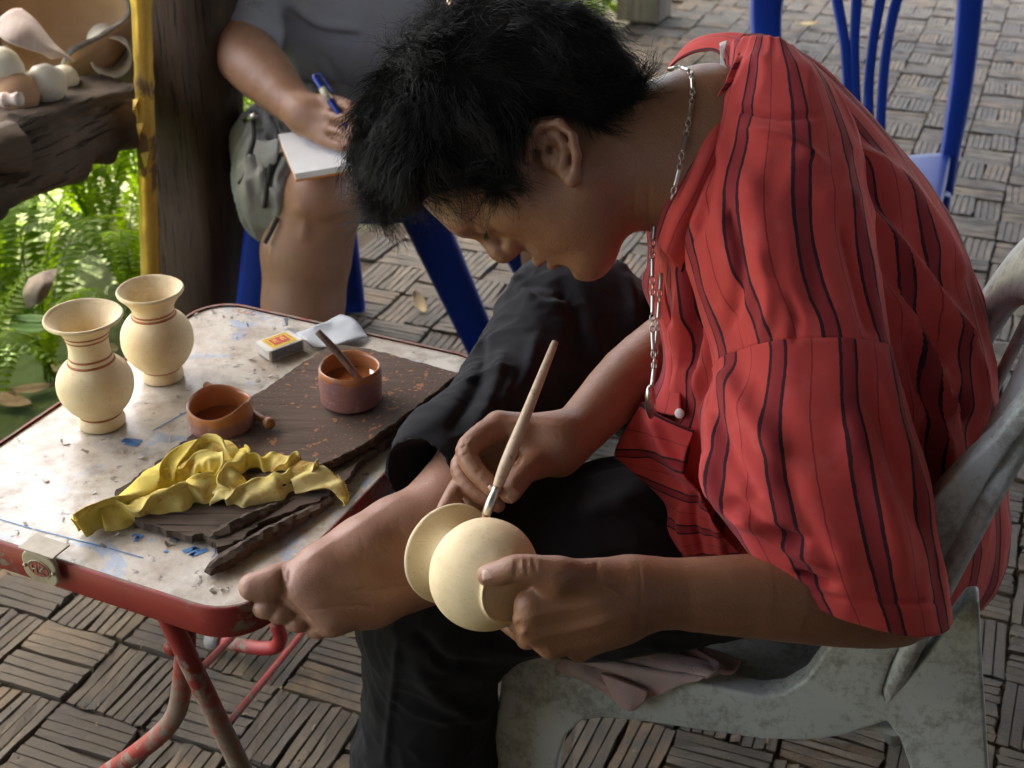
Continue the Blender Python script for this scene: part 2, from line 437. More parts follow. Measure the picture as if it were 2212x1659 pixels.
for d, cen, ang, k, dz in cands[300:]:
    v, f = BR[k]; c, s = math.cos(ang), math.sin(ang)
    mb.add(np.stack([v[:, 0]*c-v[:, 1]*s+cen[0], v[:, 0]*s+v[:, 1]*c+cen[1], v[:, 2]+dz], -1), f)
tag(mb.obj('brick_field', m_brick, floor, False), kind='stuff')

# small litter in the joints: straw, grit, leaf crumbs
m_lit = simple('floor_litter', (.30, .22, .12), (.12, .09, .06), 300, .9)
mb = MB(); rg = random.Random(11)
for k in range(420):
    q = PZ(rg.uniform(-50, 2260), rg.uniform(30, 1700)**1.0, .001)
    if (q-RAIL)@G1 < .1: continue
    a = rg.uniform(0, 6.28); L = rg.uniform(.002, .012); e = np.array([math.cos(a), math.sin(a), 0]); w_ = np.array([-e[1], e[0], 0])*rg.uniform(.0006, .002)
    mb.add([q-e*L/2-w_, q+e*L/2-w_, q+e*L/2+w_, q-e*L/2+w_, q+np.array([0, 0, rg.uniform(.001, .003)])], [(0, 1, 4), (1, 2, 4), (2, 3, 4), (3, 0, 4)])
tag(mb.obj('floor_litter', m_lit, smooth=False), 'straw and grit scattered over the brick floor', 'litter', kind='stuff')

# roof over the workplace: keeps sun and zenith sky off, open to the garden on the left and at the back
m_roof = wood('roof_boards', (.06, .04, .025), (.10, .07, .045), (.05, .035, .025), (1, .06, 1), 30)
mb = MB()
for k in range(32):
    mb.box(G(-1.84+k*.33+.17, 0.6, 3.42+.02*(k % 2)), .36, 11.4, .03, G1, G2)
for k in range(8): mb.box(G(4.1, -4.6+k*1.55, 3.33), 9.6, .08, .1, G1, G2)
tag(mb.obj('roof', m_roof, smooth=False, base=(0, 0, 2.5)), kind='structure')
# unseen boards added to cut fill light: behind the camera and far right
m_light_block = wood('light_block_boards', (.13, .095, .065), (.18, .135, .095), (.10, .075, .05), (1, 1, .06), 30)
mb = MB()
for k in range(52): mb.box(G(-.6+k*.19, -3.55+.012*(k % 2), 1.13), .186, .03, 2.30, G1, G2)
tag(mb.obj('light_block_rear', m_light_block, smooth=False), kind='structure')
mb = MB()
for k in range(24): mb.box(G(6.2+.012*(k % 2), -3.4+k*.19, 1.13), .03, .186, 2.30, G1, G2)
tag(mb.obj('light_block_side', m_light_block, smooth=False), kind='structure')

# dark timber post with the gilded bamboo pole tied to it
m_post = wood('old_dark_wood', (.024, .013, .0075), (.050, .028, .015), (.066, .042, .025), (1, 1, .05), 40, .8, 1.0, .006)
def post():
    y0 = 2.62; n = 40; rows = 50
    b_ = PV(448, 900, (0, y0, 0), (0, 1, 0)); tp = PV(408, -40, (0, y0, 0), (0, 1, 0)); dv = (tp-b_)/(tp[2]-b_[2])
    v = []; ph = np.linspace(0, 2*math.pi, n, endpoint=False)
    ca = np.sign(np.cos(ph))*np.abs(np.cos(ph))**.45; sa = np.sign(np.sin(ph))*np.abs(np.sin(ph))**.45
    for i in range(rows):
        z = -.02+3.32*i/(rows-1); c = b_+dv*(z-b_[2]); c[1] = y0+.0
        q = c+np.outer(ca, G1)*.083+np.outer(sa, G2)*.083
        v.append(q)
    v = np.array(v).reshape(-1, 3); cc = np.repeat(np.array([b_+dv*(z-b_[2]) for z in np.linspace(-.02, 3.3, rows)]), n, 0)
    rad = nrmz((v-cc)*np.array([1, 1, 0])); g = v*np.array([1, 1, .06])
    v = v+rad*(fbm(g, 90, 3)*.0035+fbm(v, 7, 2)*.004)[:, None]
    f = [tuple(q) for q in gridfaces(rows, n, True)]+[tuple(range(n-1, -1, -1)), tuple(range((rows-1)*n, rows*n))]
    return tag(obj('wooden_post', v, f, m_post), 'thick dark weathered timber post standing behind the gilded bamboo pole', 'post')
post()
t = NT('gilded_bamboo'); co = t.co(); a = t.noise(t.co((1, 1, .35)), 26, 5, .6, .6); b_ = t.noise(co, 90, 4)
at = t.n('Attribute', {'attribute_name': 'bare'}); bare = t.math('MULTIPLY', t.step(t.math('ADD', a, at.outputs['Fac']), .62, .70), 1)
col = t.mix(bare, t.mix(b_, (.62, .37, .05), (.72, .50, .12)), t.mix(b_, (.10, .05, .02), (.20, .11, .045)))
t.P(Base_Color=col, Roughness=t.math('MULTIPLY_ADD', bare, .3, .3), Metallic=t.math('MULTIPLY_ADD', bare, -.55, .55))
t.bump(t.math('ADD', a, t.math('MULTIPLY', b_, .4)), .5, .003); m_gilt = t.m
def bamboo():
    y0 = 2.37; a = PV(336, 860, (0, y0, 0), (0, 1, 0)); b = PV(303, -60, (0, y0, 0), (0, 1, 0)); dv = (b-a)/(b[2]-a[2])
    zs = np.linspace(0, 3.2, 190); nodes = [.08, .30, .44, .60, .73, .785, .88, 1.0, 1.12, 1.35, 1.6, 1.9, 2.2]
    pts = np.array([a+dv*(z-a[2]) for z in zs])
    r = .0185+.0016*np.sin(zs*7)+sum(.0022*np.exp(-((zs-q)/.006)**2) for q in nodes)
    v, f = tube(pts, r, 22); pos = v-np.repeat(pts, 22, 0); v = v+nrmz(pos)*(fbm(v, 60, 3)*.0006)[:, None]
    o = tag(obj('bamboo_pole', v, f, m_gilt), 'gold painted bamboo pole with flaking gilt tied against the dark post', 'pole')
    attr(o, 'bare', np.repeat(np.interp(zs, [0, .35, .5, .62, .66, .72, .80, .9, 2.4], [.12, .02, .10, .30, -.05, .16, -.18, -.3, -.2]), 22))
    mb = MB()
    for z0, an in ((.655, -1.9), (.60, -1.5), (.70, -2.3)):
        c = a+dv*(z0-a[2]); e = np.array([math.cos(an), math.sin(an), 0]); tn = np.array([-e[1], e[0], 0])
        p = [c+e*.0195-tn*.008, c+e*.0195+tn*.009+np.array([0, 0, .004]), c+e*.031+tn*.004+np.array([0, 0, -.018]), c+e*.021-tn*.004+np.array([0, 0, -.030])]
        solid(obj('gilt_flake', p, [(0, 1, 2, 3)], m_gilt, o, False), .0008)
bamboo()

# the log rail with pottery on it
m_log = wood('weathered_log', (.075, .052, .034), (.15, .11, .075), (.05, .036, .026), (.1, .1, 1.2), 26, .85, 1.0, .008)
def log():
    ctr = [(-420, 545, 1.99), (-200, 432, 2.135), (0, 345, 2.305), (130, 278, 2.43), (252, 240, 2.555)]
    ring = []
    for (x, y, d), hh in zip(ctr, (.082, .082, .080, .070, .060)):
        c = P(x, y, d); ring.append((c, G1*.085, np.array([0, 0, hh]), 3.4))
    v, f, ph, t_ = loft(ring, 130, 60); c = np.repeat(crom(np.array([r[0] for r in ring]), 130), 60, 0)
    n = nrmz(v-c); s = v@G2
    q = np.stack([s*.25, v@G1, v[:, 2]], -1)
    v = v+n*(fbm(q, 34, 4)*.006+fbm(v, 9, 3)*.009+fbm(v, 60, 2)*.0016)[:, None]
    # an undercut crack below the top edge of the face
    top = np.exp(-((ph-.62)/.10)**2); v = v-n*(top*(.010+.006*np.sin(s*31)))[:, None]
    low = np.exp(-((ph-5.4)/.35)**2); v = v+n*(low*.012*np.sin(s*47+np.sin(s*20)*2))[:, None]
    nf = [tuple(q) for q in f]+[tuple(range(59, -1, -1)), tuple(range(129*60, 130*60))]
    o = tag(obj('log_rail', v, nf, m_log), 'rough weathered log laid as a rail above the ferns, pottery on top', 'log')
    # a burl on the face
    bv, bf = lathe([(0, .05), (.03, .045), (.045, .02), (.05, -.02)], P(8, 330, 2.20), axis=G1*-0.2-G2*.9+np.array([0, 0, .2]), n=26)
    bv = bv+nrmz(bv-P(8, 330, 2.26))*(fbm(bv, 120, 3)*.008)[:, None]
    obj('knot', bv, bf, m_log, o)
log()

# ferns and other plants in the garden
def frond(seed, L=.5, pairs=34):
    rg = random.Random(seed); mb = MB(); bend = rg.uniform(.25, .85); tw = rg.uniform(-.25, .25)
    def path(t):
        a = 1.25-bend*t**1.3*1.1; return np.array([L*(t*math.cos(a*.55)*.75), tw*L*t*t*.6, L*(t*math.sin(a)*.95-.16*bend*t**3)])
    pts = [path(k/12) for k in range(13)]; mb.tube(pts, list(np.linspace(.0022, .0006, 13)), 4)
    for k in range(pairs):
        t = .10+.90*k/pairs; p = path(t); tg = nrmz(path(min(t+.02, 1.02))-p); side = nrmz(np.cross(tg, (0, 0, 1)))
        ln = .052*(math.sin(min(1, t*1.6)*math.pi/2)*(1-t**3)+.07)*rg.uniform(.85, 1.08); w = .0082*(.6+.4*(1-t))
        up = nrmz(np.cross(side, tg))
        for s in (-1, 1):
            dr = nrmz(side*s+tg*.22+up*rg.uniform(-.28, .12)); q = nrmz(np.cross(dr, up))
            a = p+tg*.001; m1 = a+dr*ln*.45; e = a+dr*ln-up*ln*.12
            mb.add([a, m1+q*w+up*.001, e, m1-q*w+up*.001, m1-up*.0012], [(0, 1, 4), (1, 2, 4), (2, 3, 4), (3, 0, 4)])
    me = mesh('frond', np.concatenate(mb.v), mb.f, False); me.materials.append(m_fern); return me
FR = [frond(s) for s in range(7)]
def fern(pos, n, sc, label, seed, tiltlo=0, tilthi=.5):
    rg = random.Random(seed); root = thing('fern', pos, label, 'fern', 'ferns growing below the log rail')
    for k in range(n):
        o = bpy.data.objects.new('frond', FR[rg.randrange(7)]); COL.objects.link(o); o.parent = root
        az = 2*math.pi*(k+rg.uniform(-.3, .3))/n; s = sc*rg.uniform(.75, 1.15)
        o.rotation_euler = (rg.uniform(-.15, .15), rg.uniform(-tilthi, tiltlo), az); o.scale = (s, s, s); o.location = (rg.uniform(-.02, .02), rg.uniform(-.02, .02), 0)
k = 0
for u, row in ((-.34, 0), (-.62, 1), (-.95, 2), (-1.35, 3)):
    for j in range(7 if row < 3 else 5):
        v_ = -.95+j*.33+(.15 if row % 2 else 0)+random.uniform(-.06, .06); k += 1
        if u > -.3 and j < 2: continue
        z = -.06+(.05*row)
        fern(G(u+random.uniform(-.05, .05), v_, z), 7+row, 1.2+.18*row,
             ['bright green sword fern in the shade below the log rail', 'green sword fern second in from the log rail', 'sunlit sword fern in the middle of the bed behind the log', 'tall sunlit sword fern at the far side of the bed'][row], k)
def leafmesh(seed):
    rg = random.Random(seed); L, w = rg.uniform(.05, .08), rg.uniform(.014, .022); v = []; prof = [0, .7, 1, .8, .4, 0]
    for i, a in enumerate(prof):
        t = i/5; z = -.25*L*t*t
        v += [(t*L, -a*w, z+.25*a*w), (t*L, 0, z), (t*L, a*w, z+.25*a*w)]
    return np.array(v), [(3*i+j, 3*i+3+j, 3*i+4+j, 3*i+1+j) for i in range(5) for j in (0, 1)]
LF = [leafmesh(s) for s in range(5)]
def shrub(pos, rad, h, n, label, seed, group, mat=None):
    rg = random.Random(seed); root = thing('shrub', pos, label, 'shrub', group); mb = MB(); st = MB(); pos = np.array(pos)
    for k in range(9):
        a = rg.uniform(0, 6.28); q = pos+np.array([math.cos(a)*rad*.7, math.sin(a)*rad*.7, h*rg.uniform(.6, .95)])
        st.tube([pos, (pos+q)/2+np.array([0, 0, h*.1]), q], [.008, .005, .002], 5, 6)
    for k in range(n):
        th = rg.uniform(0, 6.28); zz = rg.random(); rr = rad*math.sqrt(rg.random())*(math.sin(math.pi*(.12+.82*zz))*.9+.15)
        c = pos+np.array([math.cos(th)*rr, math.sin(th)*rr, h*(.08+zz*.95)])
        if mnoise.noise(Vector(c*7)) < -.22: continue
        v, f = LF[rg.randrange(5)]
        e = Matrix.Rotation(rg.uniform(0, 6.28), 3, 'Z') @ Matrix.Rotation(rg.uniform(-.9, .9), 3, 'Y') @ Matrix.Rotation(rg.uniform(-.8, .8), 3, 'X')
        mb.add((v*rg.uniform(.7, 1.3))@np.array(e).T+c, f)
    mb.obj('foliage', mat or m_leaf, root); st.obj('stem', m_stem, root)
for i, (u, v_, r_, h, n) in enumerate([(-1.9, -.3, .45, .8, 1500), (-1.9, .6, .45, .7, 1500), (-1.8, 1.5, .45, .9, 1500), (-1.7, 2.4, .5, .8, 1500), (-3.0, .1, .7, 1.2, 2200), (-3.0, 1.4, .7, 1.3, 2200), (-2.9, 2.8, .8, 1.3, 2200)]):
    shrub(G(u, v_, -.08), r_, h, n, 'sunlit leafy shrub '+('low behind the fern bed' if i < 4 else 'tall at the back of the fern bed'), 50+i, 'shrubs behind the ferns')
for i, (u, v_, r_, h, n) in enumerate([(-.35, 3.4, .4, .7, 900), (-.3, 4.6, .5, .8, 1200), (.9, 6.5, .5, .8, 1000), (2.4, 6.6, .5, .8, 1000)]):
    shrub(G(u, v_, -.08), r_, h, n, 'leafy green shrub past the far edge of the brick floor', 80+i, 'shrubs past the brick floor')
# ground cover: low leaves in the bed
def cover():
    mb = MB(); rg = random.Random(5)
    for k in range(3000):
        c = G(-.75-rg.random()**1.3*2.6, -1.6+rg.random()*4.6, -.085+rg.random()*.06); v, f = LF[rg.randrange(5)]
        e = Matrix.Rotation(rg.uniform(0, 6.28), 3, 'Z') @ Matrix.Rotation(rg.uniform(-.8, .1), 3, 'Y'); mb.add((v*rg.uniform(.4, .8))@np.array(e).T+c, f)
    tag(mb.obj('ground_cover', m_grass), 'low green ground cover under the ferns', 'ground cover', kind='stuff')
cover()
def dryleaf(c, L, rz, tilt, label, m=None, name='dry_leaf', curl=.35, group=None):
    v = []; n = 9
    for i in range(n):
        t = i/(n-1); w = L*.22*math.sin(math.pi*min(1, .06+t*.94))**.8
        for s in (-1, -.5, 0, .5, 1): v.append((t*L-L/2, s*w, curl*L*(.35*(s*s)*.5+.5*(t-.5)**2)+.002))
    v = np.array(v)@np.array(Matrix.Rotation(rz, 3, 'Z') @ Matrix.Rotation(tilt, 3, 'Y')).T+np.array(c)
    o = obj(name, v, gridfaces(n, 5), m or m_dry); solid(o, .0007); return tag(o, label, 'leaf', group)
m_gl = foliage('broad_leaf', (.05, .13, .015), (.08, .17, .02), 5, .3)
dryleaf(P(70, 715, 2.66), .09, .1, .1, 'broad glossy green leaf low in front of the ferns', m_gl, 'green_leaf', group='broad green leaves by the soil')
dryleaf(P(75, 695, 2.72), .09, .4, .2, 'broad glossy green leaf low in front of the ferns', m_gl, 'green_leaf', group='broad green leaves by the soil')
for i, (x, y, L, a) in enumerate([(70, 845, .10, .5), (20, 870, .12, -.3), (120, 800, .08, 1.5), (240, 755, .07, 2.2)]):
    q = PZ(x, y, -.075); dryleaf(q, L, a, .1, 'curled brown leaf lying on the dark soil behind the table', group='dead leaves on the soil')
q = PZ(905, 655, .012); dryleaf(q, .075, 2.0, -.5, 'curled pale dry leaf on the bricks by the blue stool', simple('pale_leaf', (.42, .33, .2), (.55, .45, .28), 40, .8))
q = PZ(1745, 55, .006); dryleaf(q, .10, .2, 0, 'thin yellowish fallen leaf on the bricks beyond the man', simple('yellow_leaf', (.45, .33, .14), (.55, .42, .2), 30, .8))

# bench foot / timber block at the back
m_grey = wood('grey_timber', (.16, .125, .09), (.24, .19, .135), (.12, .10, .075), (1, 1, .08), 30, .85, .6)
mb = MB(); q = PZ(1395, 50, 0); mb.box(q+np.array([0, .1, .3]), .19, .2, .6, G1, G2)
o = tag(bevel(mb.obj('timber_block', m_grey, smooth=False), .008), 'square grey timber block standing on the bricks at the back', 'post')
mb = MB(); mb.box(q+G1*.42+G2*.12+np.array([0, 0, .42]), .62, .25, .10, G1, G2); bevel(mb.obj('rail', m_grey, o, False), .01)

# pottery on the log
m_terra = simple('terracotta', (.36, .19, .10), (.45, .28, .16), 9, .85, .25, 80, .002)
m_buff = simple('buff_clay', (.50, .34, .19), (.40, .24, .13), 7, .85, .3, 70, .002)
m_white = simple('stained_white_glaze', (.62, .56, .44), (.42, .36, .26), 16, .5, .2, 60, .001, lo=.5, hi=.72)
m_dkpot = simple('dark_brown_pot', (.06, .03, .02), (.10, .055, .035), 8, .6)
m_rim = simple('sooty_edge', (.07, .065, .055), (.16, .14, .11), 30, .9, .4, 120, .002)
def bowl_shell(c, axis, r, depth, cut, m, name, label, n=64):
    """a thick broken bowl: shell with an uneven rim"""
    ax = nrmz(np.array(axis)); prof = []
    for k in range(18): a = k/17; prof.append((r*math.sin(a*1.75)/math.sin(1.6) if a > 0 else .0001, -depth*math.cos(a*1.75)))
    inner = [(q[0]*.93, q[1]*.93+.004) for q in prof][::-1]
    cutf = lambda rr, hh, ph: (rr, np.where(hh > -depth*.35, hh+(hh+depth*.35)*cut(ph), hh))
    v, f = lathe(prof+inner, c, ax, n, cutf)
    h = (v-np.array(c))@ax; v = v+nrmz(v-np.array(c))*(np.sin(h*420)*.0012)[:, None]
    nr = len(prof)*2; o = obj(name, v, f, m); o.data.materials.append(m_rim)
    mi = np.zeros(len(f), dtype=np.int32); mi[(len(prof)-1)*n:len(prof)*n] = 1; o.data.polygons.foreach_set('material_index', mi)
    return tag(o, label, 'pot')
zl = lambda x, y, d: P(x, y, d)
bowl_shell(zl(120, 22, 2.60), (-.05, -.80, .52), .150, .16, lambda ph: .75*np.sin(ph*2+.4)+.22*np.sin(ph*5+1)+.1*np.sin(ph*9), m_buff, 'broken_jar', 'big broken buff clay jar with sooty rim lying on the log rail')
def sheet(ctrl, n, m, name, parent=None, th=.006):
    g = np.array([[P(*q) for q in row] for row in ctrl]); g = crom(g, n); g = crom(np.swapaxes(g, 0, 1), n)
    o = obj(name, g.reshape(-1, 3), gridfaces(n, n), m, parent); solid(o, th); return o
m_pink = simple('pinkish_clay', (.52, .38, .32), (.62, .52, .45), 12, .85, .2, 60, .002, stretch=(6, 1, 1))
tag(sheet([[(-20, 60, 2.32), (20, 25, 2.36), (45, 20, 2.44)], [(20, 90, 2.30), (60, 60, 2.34), (75, 45, 2.42)], [(80, 112, 2.34), (98, 100, 2.36), (115, 95, 2.42)], [(110, 125, 2.40), (140, 122, 2.42), (160, 135, 2.46)]], 22, m_pink, 'pot_shard'), 'curved pale pinkish potsherd leaning across the broken jar', 'potsherd')
tag(sheet([[(62, 40, 2.78), (100, 10, 2.80), (150, -20, 2.84)], [(70, 48, 2.76), (105, 42, 2.78), (160, 20, 2.82)], [(75, 50, 2.80), (110, 52, 2.82), (158, 22, 2.86)]], 14, m_pink, 'pot_shard'), 'small white potsherd standing in bright light behind the broken jar', 'potsherd')
tag(sheet([[(62, 602, 2.72), (92, 588, 2.70), (124, 580, 2.74)], [(50, 634, 2.70), (84, 624, 2.66), (114, 612, 2.69)], [(58, 668, 2.70), (82, 656, 2.68), (102, 640, 2.71)]], 20, simple('withered_leaf', (.17, .13, .10), (.30, .24, .18), 25, .85, .5, 90, .002), 'dry_leaf', th=.001), 'large brown dry leaf caught upright among the fern fronds', 'leaf')
def cup(c, axis, prof, m, name, label, group=None, n=32):
    v, f = lathe(prof, c, axis, n); f = [tuple(q) for q in f]+[tuple(range(n-1, -1, -1))]
    return tag(obj(name, v, f, m), label, 'pot', group)
wall = lambda r, h, t=.004: [(.0001, 0), (r*.75, 0), (r*.95, h*.12), (r, h*.5), (r, h), (r-t, h), (r-t, h*.5), (r*.7, h*.1), (.0001, h*.08)]
cup(zl(228, 85, 2.68), nrmz(P(240, 125, 2.50)-P(225, 75, 2.66)), wall(.040, .155), m_white, 'clay_cup', 'small cylindrical clay cup lying on its side, mouth outwards, on the log')
bulb = lambda r: [(.0001, -r*.86), (r*.55, -r*.86), (r*.60, -r*.8), (r*.86, -r*.5), (r, 0), (r*.86, r*.5), (r*.5, r*.87), (.0001, r)]
cup(zl(100, 182, 2.37), nrmz(np.array([.5, .75, .25])), bulb(.037), m_white, 'small_jar', 'round cream jar tipped over with its flat base outwards on the log')
cup(zl(138, 172, 2.46), nrmz(np.array([.7, .3, .4])), bulb(.028), m_white, 'small_jar', 'smaller round cream jar half hidden behind the tipped jar')
cup(zl(0, 152, 2.33), nrmz(np.array([-.3, .8, .4])), bulb(.042), m_white, 'small_jar', 'round cream jar standing at the end of the row before the broken jar')
cup(zl(36, 205, 2.33), (0, 0, 1), bulb(.040), m_terra, 'small_jar', 'low terracotta jar beside the cream jars on the log')
cup(zl(286, 100, 2.66), (.3, .2, .9), bulb(.030), m_white, 'small_jar', 'round white jar tucked behind the gilded bamboo')
cup(zl(6, 216, 2.26), nrmz(np.array([.93, -.15, .1])), [(.0001, 0), (.013, 0), (.013, .008), (.010, .012), (.010, .022), (.012, .026), (.012, .034), (.0001, .034)], m_pink, 'clay_spool', 'tiny pinkish clay spool lying on the front of the log')
cup(P(300, 40, 3.05), (0, 0, 1), bulb(.16), m_dkpot, 'large_jar', 'large dark brown jar in shade behind the log rail')
# ================================================================== TABLE
ZT = .62
T1 = np.array([math.cos(R(-24.5)), math.sin(R(-24.5)), 0]); T2 = np.array([-T1[1], T1[0], 0]); TC = np.array([-.343, 1.341, 0])
def TT(a, b, z=ZT): return TC+T1*a+T2*b+np.array([0, 0, z])
def red_paint():
    t = NT('chipped_red_paint'); co = t.co(); a = t.noise(co, 55, 6, .65); b = t.noise(co, 9, 4)
    bare = t.step(t.math('ADD', t.math('MULTIPLY', a, .7), t.math('MULTIPLY', b, .5)), .66, .72)
    at = t.n('Attribute', {'attribute_name': 'bare'}); bare = t.math('MAXIMUM', bare, t.step(t.math('ADD', at.outputs['Fac'], t.math('MULTIPLY', a, .6)), .75, .9))
    col = t.mix(bare, t.mix(t.step(b, .4, .65), (.30, .026, .022), (.22, .020, .017)), t.mix(a, (.15, .11, .075), (.26, .21, .16)))
    t.P(Base_Color=col, Roughness=t.math('MULTIPLY_ADD', bare, .3, .52)); t.bump(t.math('SUBTRACT', 1.0, bare), .5, .001); return t.m
m_red = red_paint()
def table_top_mat():
    t = NT('peeling_laminate'); co = t.co(); big = t.noise(co, 7, 5, .6, .3); mid = t.noise(co, 26, 6, .65); fine = t.noise(co, 140, 5, .65); st = t.noise(co, 11, 4, .7, 1.2)
    col = t.mix(t.step(big, .42, .66), (.60, .55, .47), (.42, .35, .27))
    blue = t.math('MULTIPLY', t.step(t.noise(t.co((1, 1, 1), (0, 0, .3)), 13, 3, .5, .8), .57, .60), t.step(t.noise(co, 38, 5, .7), .44, .52))
    at = t.n('Attribute', {'attribute_name': 'print'})
    col = t.mix(t.math('MULTIPLY', blue, .55), col, (.20, .36, .62))
    col = t.mix(t.math('MULTIPLY', t.step(mid, .46, .66), .8), col, (.27, .20, .135))
    col = t.mix(t.math('MULTIPLY', t.step(t.noise(co, 60, 6, .7), .61, .66), .8), col, (.09, .07, .05))
    col = t.mix(t.math('MULTIPLY', t.step(st, .64, .70), .6), col, (.45, .22, .10))
    col = t.mix(t.math('MULTIPLY', t.step(fine, .6, .75), .35), col, (.75, .73, .70))
    t.P(Base_Color=col, Roughness=t.math('MULTIPLY_ADD', mid, .45, .12)); t.b.inputs['Specular IOR Level'].default_value = .6
    t.bump(t.math('ADD', mid, t.math('MULTIPLY', fine, .5)), .35, .002); return t.m
m_top = table_top_mat()
m_rubber = simple('grey_rubber', (.16, .15, .14), (.26, .25, .23), 40, .7)
def rrect(hx, hy, r, n=8):
    o = []
    for cx, cy, a0 in ((hx-r, hy-r, 0), (-hx+r, hy-r, 90), (-hx+r, -hy+r, 180), (hx-r, -hy+r, 270)):
        for k in range(n+1): a = R(a0+90*k/n); o.append((cx+r*math.cos(a), cy+r*math.sin(a)))
    return o
def table():
    root = thing('folding_table', TT(0, 0, 0), 'low folding table with red metal rim and stained peeling white top', 'table')
    hx, hy = .2235, .287
    o = bevel(obj('tabletop', *extrude_poly([TT(a, b, ZT-.0015) for a, b in rrect(hx-.003, hy-.003, .052)], (0, 0, -.02)), m_top, root, False), .002)
    # rim: pressed metal band with a rolled lip
    out = np.array(rrect(hx, hy, .055)); n = len(out); v = []
    for off, z in ((-.006, ZT+.0012), (-.002, ZT+.002), (.0, ZT), (.0, ZT-.034), (-.003, ZT-.036), (-.003, ZT-.004)):
        s = 1+off/np.linalg.norm(out, axis=1, keepdims=True); q = out*s
        v += [TT(a, b, z) for a, b in q]
    o = obj('rim', v, gridfaces(6, n, True)[:, ::-1], m_red, root)
    w = np.linspace(0, 1, n); attr(o, 'bare', np.concatenate([np.full(n, .62), np.full(n, .5), np.full(n, .25), np.full(n*3, .05)]))
    # legs: two crossing bent-tube frames at each end
    def leg(pts, rad=.0116, name='leg', bare=.25, seg=26):
        v, f = tube(pts, rad, 12, seg); q = obj(name, v, f, m_red, root); attr(q, 'bare', bare+.12*np.sin(v[:, 2]*17)+.38*np.exp(-((v[:, 2]-.34)/.10)**2)); return q
    fp = TT(0, -hy+.05, 0); fn = T2
    A = lambda x, y: PV(x, y, fp, fn)
    a0, a1 = A(338, 1280), A(522, 1662); a2 = a0+(a1-a0)*(a0[2]-.014)/(a0[2]-a1[2])
    leg([a0, a0+(a2-a0)*.5, a2]); b = TT(0, -hy+.075, 0); Bq = lambda x, y: PV(x, y, b, fn)
    e = Bq(225, 1675); e2 = e.copy(); e2[2] = max(.014, e2[2])
    leg([Bq(402, 1300), Bq(400, 1400), Bq(393, 1480), Bq(378, 1545), Bq(330, 1600), e2], seg=34)
    mb = MB(); mb.tube([A(366, 1405), A(366, 1405)+T2*.03], .009, 10); mb.obj('pivot_bolt', m_red, root)
    # far end frames
    rp = TT(0, hy-.05, 0); Cq = lambda x, y: PV(x, y, rp, fn)
    f0 = PZ(476, 1386, .016); fx = f0+T1*.09+np.array([0, 0, .018]); 
    leg([f0, fx, fx+T1*.03+np.array([0, 0, .03]), fx+T1*.035+np.array([0, 0, .12]), TT(-hx+.19, hy-.05, ZT-.02)], seg=30)
    r0 = PZ(560, 1300, .016)
    g0 = TT(-hx+.02, hy-.06, ZT-.02); g1 = PZ(830, 1428, .016); leg([g0, (g0+g1)/2, g1])
    mb = MB(); mb.tube([f0-T1*.022-np.array([0, 0, .003]), f0+T1*.004], .0155, 12); mb.obj('rubber_foot', m_rubber, root)
    for p0, p1 in ((A(418, 1462), PV(575, 1300, rp, fn)), (A(482, 1578), PV(672, 1345, rp, fn))):
        v, f = tube([p0, p1], .0045, 8, 10); q = obj('tie_rod', v, f, m_red, root); attr(q, 'bare', np.full(len(v), .25))
    # maker's plate on the front rim
    m_pl = simple('aged_plastic_plate', (.42, .36, .25), (.30, .25, .16), 40, .45, .2, 90, .001)
    m_ov = simple('red_oval', (.30, .06, .05), (.22, .05, .04), 60, .5)
    c = PV(94, 1222, TT(0, -hy-.004, 0), T2); N = -T2
    pl = [c+T1*a+np.array([0, 0, b]) for a, b in rrect(.0225, .0185, .012, 5)]
    o = bevel(obj('maker_plate', *extrude_poly(pl, N*.006), m_pl, root, False), .002)
    ov = [c+N*.0062+T1*.0125*math.cos(k/24*6.283)+np.array([0, 0, .009*math.sin(k/24*6.283)]) for k in range(24)]
    obj('oval', *extrude_poly(ov, N*.0012), m_ov, o, False)
    rg_ = [c+N*.0064+T1*.0142*math.cos(k/24*6.283)+np.array([0, 0, .0105*math.sin(k/24*6.283)]) for k in range(25)]
    v, f = tube(rg_, .0008, 6); obj('ring', v, f, m_pl, o)
    mb = MB()
    def stroke(x0, y0, x1, y1): mb.tube([c+N*.0077+T1*x0*.01+np.array([0, 0, y0*.01]), c+N*.0077+T1*x1*.01+np.array([0, 0, y1*.01])], .0007, 5)
    for s in ((-.8, -.5, -.8, .5), (-.2, -.5, -.2, .5), (-.8, 0, -.2, 0), (.2, -.5, .2, .5), (.2, 0, .8, .5), (.2, 0, .8, -.5)): stroke(*s)
    mb.obj('lettering', m_pl, o)
    mb = MB()
    for s in (-1, 1): mb.tube([c+T1*s*.0185+N*.005, c+T1*s*.0185+N*.0078], .0022, 10)
    mb.obj('screw', m_pl, o); mb = MB(); mb.box(c+np.array([0, 0, .0205])+T2*.006, .046, .026, .002, T1, T2); bevel(mb.obj('tab', m_pl, o, False), .0008)
    # blue print left on the laminate
    m_blue = simple('blue_print', (.05, .17, .42), (.10, .26, .52), 60, .5)
    mb = MB(); zt = ZT-.0009
    def ln(x0, y0, x1, y1, w):
        a, b = PZ(x0, y0, zt), PZ(x1, y1, zt); dv = nrmz(b-a); nn = np.cross((0, 0, 1), dv)*w/2; obj('printed_mark', [a-nn, b-nn, b+nn, a+nn], [(0, 1, 2, 3)], inkm[0], root, False)
    inkm = [m_blue]; ln(-5, 1120, 70, 1142, .0018); ln(75, 1143, 230, 1183, .0018); ln(235, 1184, 310, 1205, .0016)
    ln(395, 1192, 425, 1182, .006); ln(425, 1182, 412, 1200, .006); ln(412, 1200, 448, 1186, .006)
    ln(286, 1155, 308, 1160, .006); ln(298, 1158, 292, 1170, .004); ln(355, 1193, 362, 1188, .004)
